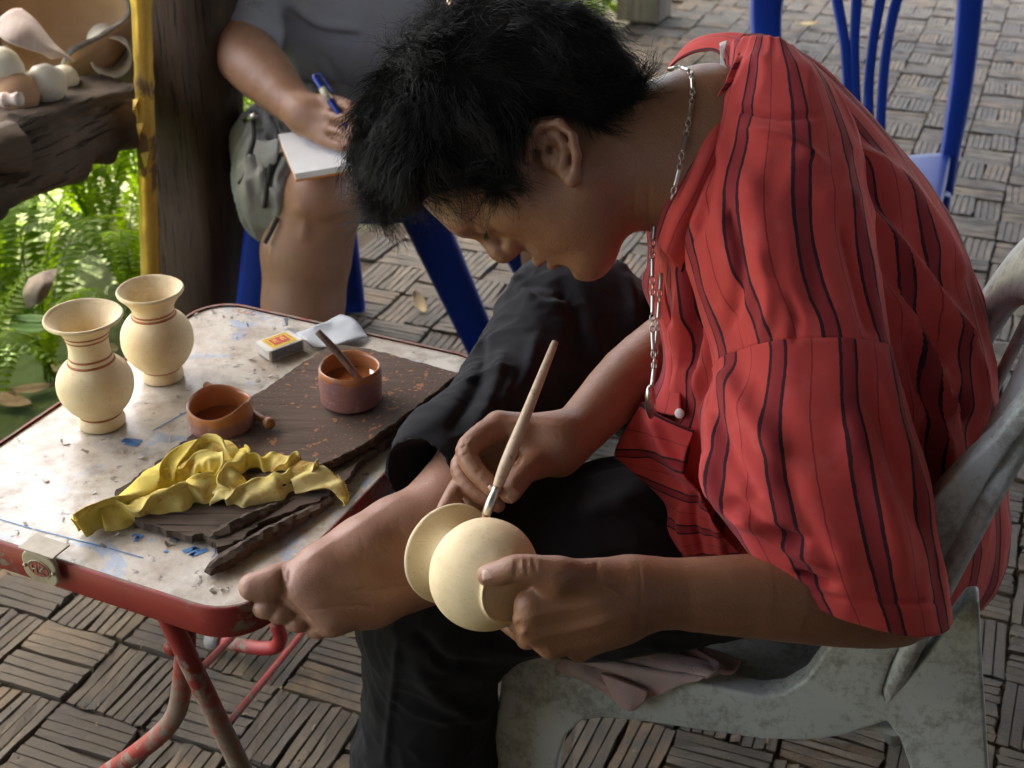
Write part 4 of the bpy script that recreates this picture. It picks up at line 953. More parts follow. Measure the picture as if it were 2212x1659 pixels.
# the folded cloth on the seat
t = NT('worn_pink_towel'); co = t.co(); a = t.noise(co, 30, 4); b = t.noise(co, 420, 3)
t.P(Base_Color=t.mix(t.step(a, .4, .62), (.36, .285, .28), (.43, .285, .275)), Roughness=.95); t.bump(b, .6, .0015); m_towel = t.m
def towel():
    Q0, Q1 = np.array([.002, 1.18, 0]), np.array([.45, 1.05, 0]); ax = nrmz(Q1-Q0); nn = np.array([-ax[1], ax[0], 0])
    hang = lambda x, y, o=.007: PV(x, y, Q0-nn*o, nn); top = lambda x, y: PZ(x, y, .432)
    rows = [[top(1265, 1350), top(1370, 1365), top(1480, 1390), top(1600, 1425)], [top(1240, 1385), top(1360, 1402), top(1470, 1425), top(1585, 1452)], [hang(1212, 1425), hang(1340, 1438), hang(1450, 1452), hang(1540, 1462)], [hang(1206, 1444), hang(1300, 1470), hang(1395, 1490), hang(1482, 1474)], [hang(1238, 1456), hang(1292, 1486), hang(1345, 1516), hang(1425, 1500)]]
    g = crom(np.swapaxes(crom(np.array(rows), 50), 0, 1), 70).reshape(-1, 3); f = gridfaces(70, 50); n = vnormals(g, f)
    if (n@FWC).mean() > 0: f = f[:, ::-1]; n = -n
    g = g+n*(fbm(g, 45, 3)*.002)[:, None]
    g = creases(g, n, [([(1235, 1440), (1290, 1462), (1350, 1500)], 7, .006), ([(1262, 1436), (1330, 1460), (1400, 1488)], 6, -.005), ([(1330, 1400), (1450, 1425), (1560, 1450)], 10, .006), ([(1320, 1420), (1430, 1445), (1530, 1462)], 7, -.006), ([(1480, 1400), (1530, 1430), (1560, 1458)], 6, .005)])
    root = thing('folded_towel', P(1400, 1480, 1.45), 'faded pinkish grey towel folded over the seat edge of the grey armchair', 'towel')
    solid(obj('upper_fold', g, f, m_towel, root), .005)
    rows = [[hang(1300, 1455, .012), hang(1350, 1470, .014), hang(1400, 1490, .012)], [hang(1318, 1490, .014), hang(1358, 1505, .018), hang(1392, 1512, .014)], [hang(1336, 1522, .012), hang(1358, 1532, .016), hang(1374, 1528, .012)]]
    g = crom(np.swapaxes(crom(np.array(rows), 24), 0, 1), 24).reshape(-1, 3); g = g-nn*(fbm(g, 70, 2)*.0018)[:, None]
    solid(obj('hanging_corner', g, gridfaces(24, 24), m_towel, root), .005)
towel()

# ================================================================== BLUE PLASTIC SEATS
m_bluep = simple('blue_plastic', (.009, .034, .235), (.008, .028, .195), 6, .40, .05, 30, .001, spec=.12, rvar=.12)
def stool():
    root = thing('plastic_stool', (-.34, 2.72, 0), 'deep blue plastic stool under the seated writer in grey', 'stool')
    tops = [(-.50, 2.56), (-.42, 2.84), (-.20, 2.58), (-.12, 2.86)]; feet = [(-.585, 2.48), (-.395, 2.895), (-.045, 2.60), (.075, 2.99)]
    for (x, y), (a, b) in zip(tops, feet):
        n = 14; v = []
        for k in range(n):
            t_ = k/(n-1); c = np.array([x+(a-x)*t_, y+(b-y)*t_, .41*(1-t_)+.003]); w = .048-.012*t_; dp = .026-.006*t_
            v += [c+np.array([sx*w, sy*dp, 0]) for sx, sy in ((-1, -.6), (-.7, -1), (.7, -1), (1, -.6), (1, .6), (.7, 1), (-.7, 1), (-1, .6))]
        f = [tuple(q) for q in gridfaces(n, 8, True)[:, ::-1]]+[tuple(range(8*n-8, 8*n))]; obj('leg', v, f, m_bluep, root)
    o = [(-.34+.195*math.copysign(abs(math.cos(a))**.5, math.cos(a)), 2.71+.19*math.copysign(abs(math.sin(a))**.5, math.sin(a)), .432) for a in np.linspace(0, 2*math.pi, 40, endpoint=False)]
    bevel(obj('seat', *extrude_poly(o, (0, 0, -.05)), m_bluep, root, False), .012, 3)
stool()
def blue_chair():
    root = thing('plastic_chair', (.72, 2.95, 0), 'glossy blue plastic chair with slatted back standing empty behind the man', 'chair')
    d = 3.06
    def strip(pts, wd, th, name, seg=24):
        p = np.array([P(x, y, dd) for x, y, dd in pts]); p = crom(p, seg) if len(p) > 2 else np.linspace(p[0], p[1], seg)
        w = np.interp(np.linspace(0, 1, seg), np.linspace(0, 1, len(wd)), wd); tg = nrmz(np.gradient(p, axis=0)); sx = nrmz(np.cross(tg, FWC)); nz = np.cross(sx, tg)
        ph = np.linspace(0, 2*math.pi, 14, endpoint=False); ca = np.sign(np.cos(ph))*np.abs(np.cos(ph))**.6; sa = np.sign(np.sin(ph))*np.abs(np.sin(ph))**.6
        v = (p[:, None]+ca[None, :, None]*sx[:, None]*w[:, None, None]+sa[None, :, None]*nz[:, None]*th).reshape(-1, 3)
        f = [tuple(q) for q in gridfaces(seg, 14, True)]+[tuple(range(13, -1, -1)), tuple(range(14*seg-14, 14*seg))]; return obj(name, v, f, m_bluep, root)
    strip([(2088, -260, 3.12), (2098, -100, 3.08), (2094, 20, 3.05), (2077, 180, 3.0), (2052, 330, 2.95), (2040, 420, 2.92)], [.040, .034, .030, .026, .021, .018], .013, 'back_post', 34)
    strip([(1675, -260, 3.14), (1662, -60, 3.10), (1655, 70, 3.06), (1680, 300, 2.98)], [.045, .042, .036, .026], .014, 'back_post', 30)
    for xs in ((1800, 1806, 1824, 1832, 1842), (1862, 1852, 1846, 1848, 1860), (1925, 1905, 1886, 1876, 1880), (2010, 1945, 1918, 1906, 1900)):
        ys = (-130, -20, 90, 200, 330); strip([(x, y, 3.10-.0004*(y+130)) for x, y in zip(xs, ys)], [.018, .0135, .0115, .0115, .011], .006, 'back_slat')
    strip([(1660, -200, 3.14), (1760, -300, 3.15), (1880, -330, 3.15), (2000, -300, 3.15), (2090, -200, 3.14)], [.05, .05, .05, .05, .05], .012, 'top_rail')
    g = [[P(1660, 330, 3.02), P(1880, 345, 3.0), P(2055, 335, 2.95)], [P(1640, 430, 2.8), P(1870, 440, 2.78), P(2040, 425, 2.78)], [P(1620, 560, 2.56), P(1850, 575, 2.54), P(2010, 560, 2.55)]]
    g = crom(np.swapaxes(crom(np.array(g), 16), 0, 1), 16).reshape(-1, 3); q = solid(obj('seat', g, gridfaces(16, 16), m_bluep, root), .02, 0); bevel(q, .008, 3)
    for x, y, dd in ((2030, 420, 2.86), (2000, 540, 2.6), (1665, 400, 2.9), (1640, 540, 2.6)):
        a = P(x, y, dd); b = a.copy(); b[2] = .003; b[0] += .03 if x > 1900 else -.03; v, f = tube([a, b], [.034, .024], 10, 6, flat=.7); obj('leg', v, f, m_bluep, root)
blue_chair()
# ================================================================== PEOPLE
def skin_mat(name, c1, c2, pale, lip):
    t = NT(name); co = t.co(); a = t.noise(co, 18, 4); b = t.noise(co, 420, 4, .6); c = t.noise(co, 70, 4)
    p = t.n('Attribute', {'attribute_name': 'pale'}); l = t.n('Attribute', {'attribute_name': 'lip'})
    col = t.mix(t.step(a, .35, .7), c1, c2); col = t.mix(p.outputs['Fac'], col, pale); col = t.mix(l.outputs['Fac'], col, lip)
    col = t.mix(t.math('MULTIPLY', t.step(c, .55, .8), .25), col, (c1[0]*.55, c1[1]*.5, c1[2]*.45))
    t.P(Base_Color=col, Roughness=t.math('MULTIPLY_ADD', c, .25, .33)); t.b.inputs['Specular IOR Level'].default_value = .5
    t.b.inputs['Subsurface Weight'].default_value = .12; t.b.inputs['Subsurface Radius'].default_value = (.010, .004, .002); t.b.inputs['Subsurface Scale'].default_value = .6
    t.bump(t.math('ADD', t.math('ADD', b, t.math('MULTIPLY', c, .5)), t.math('MULTIPLY', t.noise(co, 170, 4, .7), 1.0)), .45, .0014); return t.m
m_skin = skin_mat('brown_skin', (.275, .130, .070), (.230, .105, .055), (.43, .235, .17), (.26, .10, .075))
m_skin2 = skin_mat('tan_skin', (.36, .19, .11), (.31, .155, .088), (.4, .23, .15), (.3, .12, .09))
m_nail = simple('fingernail', (.52, .33, .25), (.46, .28, .20), 60, .3)
m_hair = NT('black_hair'); m_hair.P(Base_Color=(.012, .010, .009, 1), Roughness=.5); m_hair.b.inputs['Specular IOR Level'].default_value = .2; m_hair = m_hair.m

def chain(pts, k=.01, ko=.01):
    """pts: (px, py, d, r)"""
    a_ = np.array([[*P(a, b, c), r_] for a, b, c, r_ in pts]); a_ = crom(a_, (len(pts)-1)*3+1); a_[:, 3] = np.maximum(a_[:, 3], min(p[3] for p in pts)); q = [(b_[:3], b_[3]) for b_ in a_]; k = .0006
    return ([rc(u[0], w[0], u[1], w[1]) for u, w in zip(q, q[1:])], k, ko)

# ------------------------------------------------------------------ the man in red: head frame
UPH = nrmz(-.92*RT+.38*UPC); F0 = nrmz(-.38*RT-.92*UPC); AL = R(6)
FWH = math.cos(AL)*F0+math.sin(AL)*FWC; LFH = np.cross(UPH, FWH); LFH = LFH if LFH@FWC < 0 else -LFH
HO = P(1187, 324, 1.29)-LFH*.071-FWH*.0036+UPH*.008
def Hd(f, l, u): return HO+FWH*f+LFH*l+UPH*u
HAX = np.stack([FWH, LFH, UPH])
def hel(f, l, u, a, b, c): return el(Hd(f, l, u), (a, b, c), HAX)
def Ear(x, y, l):
    dx, dy = x-1187, y-324; s = .4526e-3
    return Hd((dx*-.38+dy*.92)*s+.0036, l, (dx*-.92-dy*.38)*s-.008)
head = [hel(.004, 0, .058, .106, .077, .088), hel(.045, 0, -.008, .053, .061, .066), rc(Hd(.099, .030, .047), Hd(.099, -.030, .047), .0135),
        hel(.058, .042, .004, .034, .024, .028), hel(.058, -.042, .004, .034, .024, .028), hel(.046, .032, -.045, .046, .034, .045), hel(.046, -.032, -.045, .046, .034, .045),
        rc(Hd(.012, .050, -.050), Hd(.082, .014, -.082), .024, .019), rc(Hd(.012, -.050, -.050), Hd(.082, -.014, -.082), .024, .019),
        rc(Hd(.086, .007, -.081), Hd(.086, -.007, -.081), .019), hel(.048, 0, -.086, .050, .046, .024), hel(.082, 0, -.044, .024, .029, .028)]
nose = [rc(Hd(.1035, 0, .030), Hd(.1135, 0, .004), .0075, .0105), rc(Hd(.1135, 0, .004), Hd(.1155, 0, -.002), .0105, .0098), rc(Hd(.1035, .0125, -.007), Hd(.1035, -.0125, -.007), .0088), hel(.106, 0, -.010, .010, .010, .006)]
lips = [rc(Hd(.1070, 0, -.0380), Hd(.091, .022, -.0435), .0066, .0042), rc(Hd(.1070, 0, -.0380), Hd(.091, -.022, -.0435), .0066, .0042), rc(Hd(.1045, 0, -.0535), Hd(.0905, .021, -.0475), .0072, .0042), rc(Hd(.1045, 0, -.0535), Hd(.0905, -.021, -.0475), .0072, .0042)]
eyes = [rc(Hd(.0915, s*.032, .0265), Hd(.0915, s*.0321, .0265), .0135) for s in (1, -1)]
neck = [rc(Hd(-.012, 0, -.045), P(1530, 300, 1.385), .061, .070), rc(Hd(.0, 0, -.075), P(1480, 390, 1.36), .050, .056), rc(P(1530, 300, 1.385), P(1700, 360, 1.42), .070, .09)]
helix = [Ear(1140, 345, .071), Ear(1143, 305, .074), Ear(1168, 274, .079), Ear(1208, 270, .085), Ear(1236, 298, .089), Ear(1246, 338, .088), Ear(1243, 372, .083)]
ear = ([rc(a, b, .0046, .0046) for a, b in zip(helix, helix[1:])], .003, .004)
ear2 = ([rc(Ear(1243, 372, .083), Ear(1236, 388, .080), .005, .0078), rc(Ear(1236, 388, .080), Ear(1215, 372, .074), .0070, .006), rc(Ear(1200, 290, .077), Ear(1219, 320, .080), .0062), rc(Ear(1219, 320, .080), Ear(1217, 358, .077), .006, .0068), rc(Ear(1178, 340, .072), Ear(1183, 352, .072), .0055), rc(Ear(1160, 310, .070), Ear(1225, 330, .078), .0055), rc(Ear(1190, 285, .073), Ear(1215, 365, .074), .006), rc(Ear(1185, 300, .066), Ear(1205, 350, .066), .012)], .004, .004)
hsub = [(rc(Hd(.119, .034, .0285), Hd(.119, .034, .027), .0115), .010), (rc(Hd(.119, -.034, .0285), Hd(.119, -.034, .027), .0115), .010), (hel(.1135, 0, -.0458, .012, .021, .0014), .0025), (rc(Hd(.112, .016, -.0675), Hd(.112, -.016, -.0675), .0085), .008), (hel(.112, .024, -.018, .010, .006, .012), .012), (hel(.112, -.024, -.018, .010, .006, .012), .012),
        (rc(Ear(1190, 322, .083), Ear(1196, 336, .085), .0072, .006), .004), (rc(Ear(1187, 324, .072), Ear(1187, 324, .080), .0035), .002), (rc(Ear(1180, 290, .086), Ear(1222, 300, .090), .0030), .003)]
b0, b1 = np.min([Hd(-.11, s*.1, u) for s in (-1, 1) for u in (-.11, .16)]+[Hd(.14, s*.1, u) for s in (-1, 1) for u in (-.11, .16)], 0), np.max([Hd(-.11, s*.1, u) for s in (-1, 1) for u in (-.11, .16)]+[Hd(.14, s*.1, u) for s in (-1, 1) for u in (-.11, .16)], 0)
PARTS = []
def part(groups, h, sub=(), lo=None, hi=None, it=1):
    v, f = implicit(groups, h, lo, hi, sub); v = relax(v, f, it, .4); PARTS.append((v, f)); return v, f
part([(head, .022, .03), (neck, .03, .02), (nose, .006, .008), (eyes, .004, .004), (lips, .003, .004), ear, ear2], .0018, hsub, hi=None)
HEADV = len(PARTS[0][0])
# left arm and the hand that holds the vase
la = [chain([(1770, 600, 1.345, .046), (1840, 1000, 1.325, .043), (1915, 1230, 1.312, .042), (1945, 1296, 1.305, .0425), (1860, 1302, 1.29, .044), (1700, 1290, 1.265, .0425), (1500, 1284, 1.245, .0350), (1385, 1278, 1.235, .0300)], .02, .02),
      ([rc(P(1390, 1285, 1.235), P(1300, 1300, 1.222), .029, .030), rc(P(1330, 1290, 1.225), P(1150, 1305, 1.205), .026, .0165), rc(P(1330, 1310, 1.225), P(1152, 1352, 1.212), .026, .0165), rc(P(1330, 1320, 1.23), P(1192, 1388, 1.226), .026, .0155), rc(P(1330, 1330, 1.235), P(1252, 1396, 1.246), .024, .014), rc(P(1340, 1262, 1.225), P(1205, 1243, 1.192), .022, .016)], .018, .02),
      chain([(1205, 1243, 1.192, .0158), (1160, 1232, 1.188, .0140), (1115, 1228, 1.189, .0128), (1085, 1237, 1.193, .0118), (1054, 1243, 1.1975, .0102)], .004, .008),
      chain([(1156, 1306, 1.207, .0140), (1128, 1345, 1.235, .0115), (1110, 1335, 1.285, .0095), (1075, 1315, 1.312, .008)], .003, .003),
      chain([(1158, 1352, 1.214, .0140), (1140, 1378, 1.240, .0110), (1130, 1372, 1.290, .0095), (1090, 1345, 1.316, .008)], .003, .003),
      chain([(1192, 1388, 1.226, .0150), (1185, 1398, 1.262, .0105), (1160, 1385, 1.305, .009)], .003, .003),
      chain([(1252, 1396, 1.246, .0135), (1240, 1402, 1.285, .0095), (1210, 1390, 1.320, .008)], .003, .003)]
v, f = part(la, .0018)
# right arm and the hand with the brush
ra = [chain([(1520, 430, 1.60, .05), (1510, 720, 1.60, .046), (1470, 735, 1.56, .042), (1360, 815, 1.475, .036), (1255, 925, 1.400, .0285), (1205, 955, 1.375, .029)], .02, .02),
      ([rc(P(1215, 945, 1.378), P(1078, 922, 1.366), .024, .0165), rc(P(1210, 955, 1.38), P(1055, 945, 1.378), .024, .0160), rc(P(1210, 965, 1.385), P(1050, 980, 1.39), .022, .0150), rc(P(1200, 980, 1.385), P(1062, 1010, 1.395), .020, .013), rc(P(1205, 985, 1.372), P(1158, 1002, 1.352), .021, .0150), rc(P(1120, 945, 1.362), P(1150, 985, 1.358), .014, .014)], .010, .014),
      chain([(1158, 1002, 1.352, .0150), (1135, 1016, 1.335, .0138), (1114, 1043, 1.322, .0124), (1102, 1064, 1.316, .0110)], .004, .006),
      chain([(1078, 922, 1.366, .0160), (1035, 945, 1.345, .0128), (1008, 974, 1.328, .0114), (1024, 1012, 1.318, .0104), (1052, 1043, 1.311, .0094), (1066, 1058, 1.309, .0078)], .003, .004),
      chain([(1055, 945, 1.378, .0155), (1012, 985, 1.360, .0120), (995, 1014, 1.346, .0108), (1020, 1056, 1.335, .0098), (1060, 1080, 1.330, .0088), (1076, 1092, 1.330, .0074)], .003, .0025),
      chain([(1050, 980, 1.39, .0145), (1012, 1032, 1.372, .0100), (1018, 1068, 1.356, .0100), (1028, 1086, 1.348, .0092), (1024, 1096, 1.346, .0080)], .003, .002),
      chain([(1062, 1010, 1.395, .0125), (1015, 1035, 1.375, .0098), (995, 1046, 1.350, .0102), (974, 1078, 1.330, .0092), (956, 1104, 1.320, .0070)], .003, .002)]
part(ra, .0017)
# right foot lying over the left knee, sole towards the camera
ft = [chain([(1100, 850, 1.56, .045), (1015, 985, 1.455, .035), (972, 1068, 1.412, .0315)], .02, .02),
      ([rc(P(972, 1068, 1.412), P(905, 1172, 1.382), .0315, .036), rc(P(905, 1170, 1.382), P(790, 1186, 1.350), .036, .0300), rc(P(790, 1186, 1.350), P(690, 1237, 1.318), .0300, .0245), rc(P(690, 1237, 1.318), P(656, 1264, 1.307), .0245, .0222),
        rc(P(905, 1245, 1.378), P(800, 1290, 1.338), .034, .0290), rc(P(800, 1290, 1.338), P(716, 1326, 1.310), .0290, .0200), rc(P(656, 1270, 1.306), P(716, 1326, 1.310), .0195, .0190), rc(P(745, 1258, 1.326), P(690, 1285, 1.310), .030, .022), rc(P(972, 1070, 1.412), P(850, 1142, 1.378), .0310, .0300), rc(P(850, 1142, 1.378), P(700, 1225, 1.335), .0300, .0230), el(P(948, 1092, 1.388), (.013, .013, .013))], .016, .02),
      chain([(645, 1258, 1.314, .0195), (611, 1252, 1.310, .0176), (582, 1264, 1.299, .0178), (545, 1268, 1.293, .0138)], .003, .006),
      chain([(650, 1302, 1.325, .012), (604, 1308, 1.312, .0100), (580, 1312, 1.300, .0118), (566, 1314, 1.299, .0100)], .003, .0015),
      chain([(664, 1318, 1.328, .011), (632, 1320, 1.315, .0096), (610, 1324, 1.302, .0114), (598, 1326, 1.302, .0098)], .003, .0015),
      chain([(686, 1332, 1.330, .010), (664, 1336, 1.317, .0092), (646, 1344, 1.306, .0106), (634, 1346, 1.306, .0090)], .003, .0015),
      chain([(716, 1342, 1.330, .010), (700, 1354, 1.319, .0088), (688, 1360, 1.310, .0098), (674, 1360, 1.310, .0082)], .003, .0015)]
v, f = part(ft, .0018); FOOT = len(PARTS)-1
# trunk and covered limbs
part([([rc(P(1700, 360, 1.44), P(1800, 700, 1.52), .10, .125), rc(P(1800, 700, 1.52), P(1790, 1150, 1.63), .125, .12), rc(P(1700, 420, 1.40), P(1770, 600, 1.36), .06, .048), rc(P(1640, 300, 1.46), P(1520, 430, 1.60), .07, .055)], .05, .05),
      ([rc((.36, 1.27, .53), (-.08, 1.17, .505), .085, .055), rc((-.08, 1.17, .50), (-.105, 1.21, .10), .055, .04), rc((-.105, 1.22, .05), (-.27, 1.20, .035), .04, .03), rc((.40, 1.40, .54), (.075, 1.5, .67), .085, .055), rc((.075, 1.5, .67), P(1010, 985, 1.465), .052, .034)], .03, .05)], .008)
allv = np.concatenate([p[0] for p in PARTS]); off = np.cumsum([0]+[len(p[0]) for p in PARTS]); allf = np.concatenate([p[1]+o for p, o in zip(PARTS, off)])
man = thing('person', (.36, 1.30, .0), 'barefoot man in a red striped shirt bent over a clay vase, painting it', 'person')
nrm = vnormals(allv, allf)
px, py, dd = proj(allv)
isfoot = np.zeros(len(allv), bool); isfoot[off[FOOT]:off[FOOT+1]] = True
# wrinkles of the skin
allv = creases(allv, nrm, [([(1404, 385), (1402, 430), (1404, 475)], 4, -.0010), ([(1374, 395), (1370, 440), (1368, 468)], 4, -.0009), ([(1115, 1210), (1112, 1245)], 4, -.0012), ([(1122, 1208), (1121, 1242)], 3, -.0010), ([(1136, 1208), (1140, 1240)], 4, -.0010), ([(1150, 1206), (1158, 1236)], 4, -.001), ([(1290, 1210), (1288, 1260)], 5, -.0008),
     ([(1105, 1330), (1120, 1345)], 8, .002), ([(1128, 1372), (1135, 1360)], 8, .0018), ([(606, 1232), (612, 1262), (618, 1292)], 5, -.0030), ([(628, 1230), (622, 1262)], 4, -.0012), ([(616, 1290), (640, 1315), (668, 1340)], 4, -.0022), ([(745, 1280), (860, 1260), (930, 1262)], 4, -.0009), ([(650, 1320), (760, 1308), (800, 1312)], 4, -.0008), ([(800, 1190), (808, 1230)], 3, -.0008),
     ([(1018, 972), (1030, 985), (1046, 990)], 3, -.0012), ([(1062, 946), (1066, 968)], 3, -.0014), ([(1090, 936), (1096, 960)], 3, -.0014), ([(1018, 948), (1008, 962)], 3, .001), ([(1126, 985), (1120, 1000), (1110, 1005)], 4, -.0018), ([(640, 1222), (740, 1158), (860, 1078)], 8, .0007)]+[([(698+20*k, 1198-11*k), (706+20*k, 1222-9*k), (714+20*k+5*(k % 3), 1238-8*k)], 2.2, -.00028) for k in range(9)]+[([(600, 1240), (607, 1268), (600, 1300)], 3.5, -.0020), ([(636, 1322), (668, 1350), (705, 1366)], 3, -.0012), ([(1128, 1338), (1210, 1318), (1310, 1300)], 9, .0011), ([(1140, 1362), (1230, 1345), (1320, 1322)], 10, -.0009), ([(1150, 1380), (1230, 1362), (1320, 1340)], 9, .0010), ([(1185, 1402), (1260, 1385), (1330, 1360)], 9, -.0007), ([(1240, 1240), (1300, 1262), (1360, 1300)], 4, .0011), ([(1380, 1215), (1384, 1260), (1382, 1320)], 3, -.0009), ([(1372, 1214), (1375, 1250)], 2.5, -.0007), ([(1085, 912), (1140, 915), (1215, 925)], 7, .0014), ([(996, 968), (1006, 962)], 2.5, -.0009), ([(1000, 984), (1012, 976)], 2.5, -.0009), ([(1028, 1022), (1040, 1012)], 2.5, -.0010), ([(1118, 1030), (1128, 1040)], 2.5, -.0010), ([(1112, 1036), (1122, 1047)], 2.5, -.0008), ([(1040, 487), (1052, 500)], 4, -.0012), ([(1052, 470), (1040, 486)], 4, -.0008), ([(1122, 552), (1150, 566), (1168, 560)], 5, -.0009)])
body = obj('body', allv, allf, m_skin, man)
sole = np.clip((-(nrm@FWC))*1.3-.25, 0, 1)*np.clip((1010-px)/60, 0, 1)*isfoot
dl = np.min([np.linalg.norm(allv[:, None]-np.array([p[1]*(1-q)+p[2]*q for q in (0, .35, .7)])[None], axis=2).min(1) for p in lips], 0) if False else np.full(len(allv), 1.)
hv = allv[:HEADV]; 
for p in lips:
    t_ = np.clip((hv-p[1])@(p[2]-p[1])/((p[2]-p[1])@(p[2]-p[1])), 0, 1); dl[:HEADV] = np.minimum(dl[:HEADV], np.linalg.norm(hv-p[1]-t_[:, None]*(p[2]-p[1]), axis=1))
tip = np.zeros(len(allv))
for q, r_ in ((P(1050, 1243, 1.198), .014), (P(1096, 1068, 1.316), .014), (P(1066, 1058, 1.311), .012), (P(955, 1106, 1.32), .016), (P(1022, 1100, 1.35), .014)): tip = np.maximum(tip, np.clip(1.4-np.linalg.norm(allv-q, axis=1)/r_, 0, 1)*.45)
attr(body, 'pale', np.maximum(np.clip(isfoot*.45+sole*.5, 0, 1), tip)); attr(body, 'lip', np.clip(1.25-dl/.0078, 0, 1)*.8)
def nail(c, along, out, w, l, parent, m=m_nail):
    along = nrmz(along); out = nrmz(out-np.dot(out, along)*along); sd = np.cross(along, out); v = []
    for i in range(7):
        for j in range(7):
            a = (i/6-.5)*2; b = (j/6-.5)*2; b2 = b*(1-.12*max(0, a)**2-.1*max(0, -a)**2); v.append(c+along*a*l/2+sd*b2*w/2-out*(.0022*b*b+.0010*a*a*(a > 0)))
    solid(obj('fingernail', v, gridfaces(7, 7), m, parent), .0006)
nail(P(1054, 1237, 1.1866), P(1040, 1242, 1.192)-P(1085, 1234, 1.187), -FWC*.9+UPC*.45-RT*.25, .0130, .0125, body)
nail(P(1110, 1072, 1.3045), P(1094, 1078, 1.31)-P(1118, 1046, 1.315), -FWC*.85-UPC*.35+RT*.35, .0118, .0125, body)
nail(P(1060, 1060, 1.3005), P(1068, 1064, 1.31)-P(1048, 1040, 1.312), -FWC*.5-UPC*.6-RT*.5, .0085, .0095, body)

# ------------------------------------------------------------------ hair
HB = np.array([(.112, .130), (.108, .112), (.086, .090), (.064, .058), (.056, .030), (.040, .024), (.022, .026), (-.018, .026), (-.034, .004), (-.036, -.026), (-.060, -.050), (-.080, -.060), (-.115, -.062), (-.14, -.045)])
def lower(f): o = np.argsort(HB[:, 0]); return np.interp(f, HB[o, 0], HB[o, 1])
hairg = [([hel(-.008, 0, .064, .124, .098, .104), hel(.045, 0, .110, .072, .088, .066), hel(-.072, 0, .022, .070, .085, .085), hel(.02, .0, .122, .09, .085, .056)], .03, .03)]
def hairclip(X):
    r = X-HO; f = r@FWH; u = r@UPH; return np.maximum(0, (lower(f)-u))*3.0+fbm(X, 55, 2)*.006+fbm(X, 22, 2)*.004
hv_, hf_ = implicit(hairg, .0042, disp=hairclip); r_ = hv_-HO; u_ = r_@UPH; f_ = r_@FWH; l_ = r_@LFH
hv_ = relax(hv_, hf_, 2, .4)
m_under = NT('hair_underlayer'); m_under.P(Base_Color=(.008, .007, .006, 1), Roughness=1.0); m_under.b.inputs['Specular IOR Level'].default_value = .02  # even black of the hair volume beneath the strands
hair = obj('hair', hv_, hf_, m_under.m, man); hn = vnormals(hv_, hf_)
def strands(roots, nrms, n, length, seed, curl=.006, lift=.5, rad=.00032, flowk=1.0, spread=.35, frizz=.0, seg=7):
    rg = np.random.RandomState(seed); i = rg.randint(0, len(roots), n); p = roots[i]-nrms[i]*.006; nn = nrms[i]
    rel = p-HO; u = rel@UPH; f = rel@FWH
    fl = np.outer(np.where(f > -.03, .8, -.5), FWH)+np.outer(np.where(u > .10, .25, -1.0), UPH)+LFH*np.sign(rel@LFH)[:, None]*.35+np.array([0, 0, -.45])
    fl = fl-(fl*nn).sum(1, keepdims=True)*nn; cl = np.stack([fbm(p, 60, 2, 1.), fbm(p, 60, 2, 2.), fbm(p, 60, 2, 3.)], -1)*.75; fl = nrmz(fl+cl+rg.normal(0, spread, fl.shape)); fl = nrmz(fl-(fl*nn).sum(1, keepdims=True)*nn*.8)
    L = length*rg.uniform(.55, 1.2, n); ph = fbm(p, 90, 2, 5.)*4+rg.uniform(0, 1.3, n); sd = np.cross(nn, fl); pts = []; w = 1.3+.7*fbm(p, 40, 1, 4.)
    for k in range(seg):
        t = k/(seg-1); am = curl*t*(1+frizz*t); bend = t*t*.5
        q = p+fl*(L*t*.86)[:, None]+nn*(lift*L*(t-.75*t*t)+.004)[:, None]+sd*(am*np.sin(ph+t*6.0*w))[:, None]+nn*(am*.6*np.cos(ph+t*6.5*w))[:, None]+np.array([0, 0, -.10])*(L*bend)[:, None]
        pts.append(q)
    pts = np.stack(pts, 1); tg = nrmz(np.gradient(pts, axis=1)); a = nrmz(np.cross(tg, nn[:, None])); b = np.cross(tg, a)
    rr = (rad*rg.uniform(.7, 1.3, n))[:, None]*np.linspace(1, .35, seg)[None]
    V = np.stack([pts+rr[..., None]*(math.cos(x)*a+math.sin(x)*b) for x in (0, 2.1, 4.2)], 2)
    base = (np.arange(n)*seg*3)[:, None, None]+np.arange(seg-1)[None, :, None]*3; j = np.arange(3)[None, None]; j2 = (j+1) % 3
    F = np.stack([base+j, base+j2, base+3+j2, base+3+j], -1).reshape(-1, 4); return V.reshape(-1, 3), F
vis = (hn@FWC < .45)
sv, sf = strands(hv_[vis], hn[vis], 15000, .060, 1, .0060, .10, .00032, spread=.10)
obj('locks', sv, sf, m_hair, hair)
fr = vis & (u_ > .09); sv, sf = strands(hv_[fr], hn[fr], 2000, .055, 2, .009, .38, .00018, spread=.4)
obj('flyaway_locks', sv, sf, m_hair, hair)
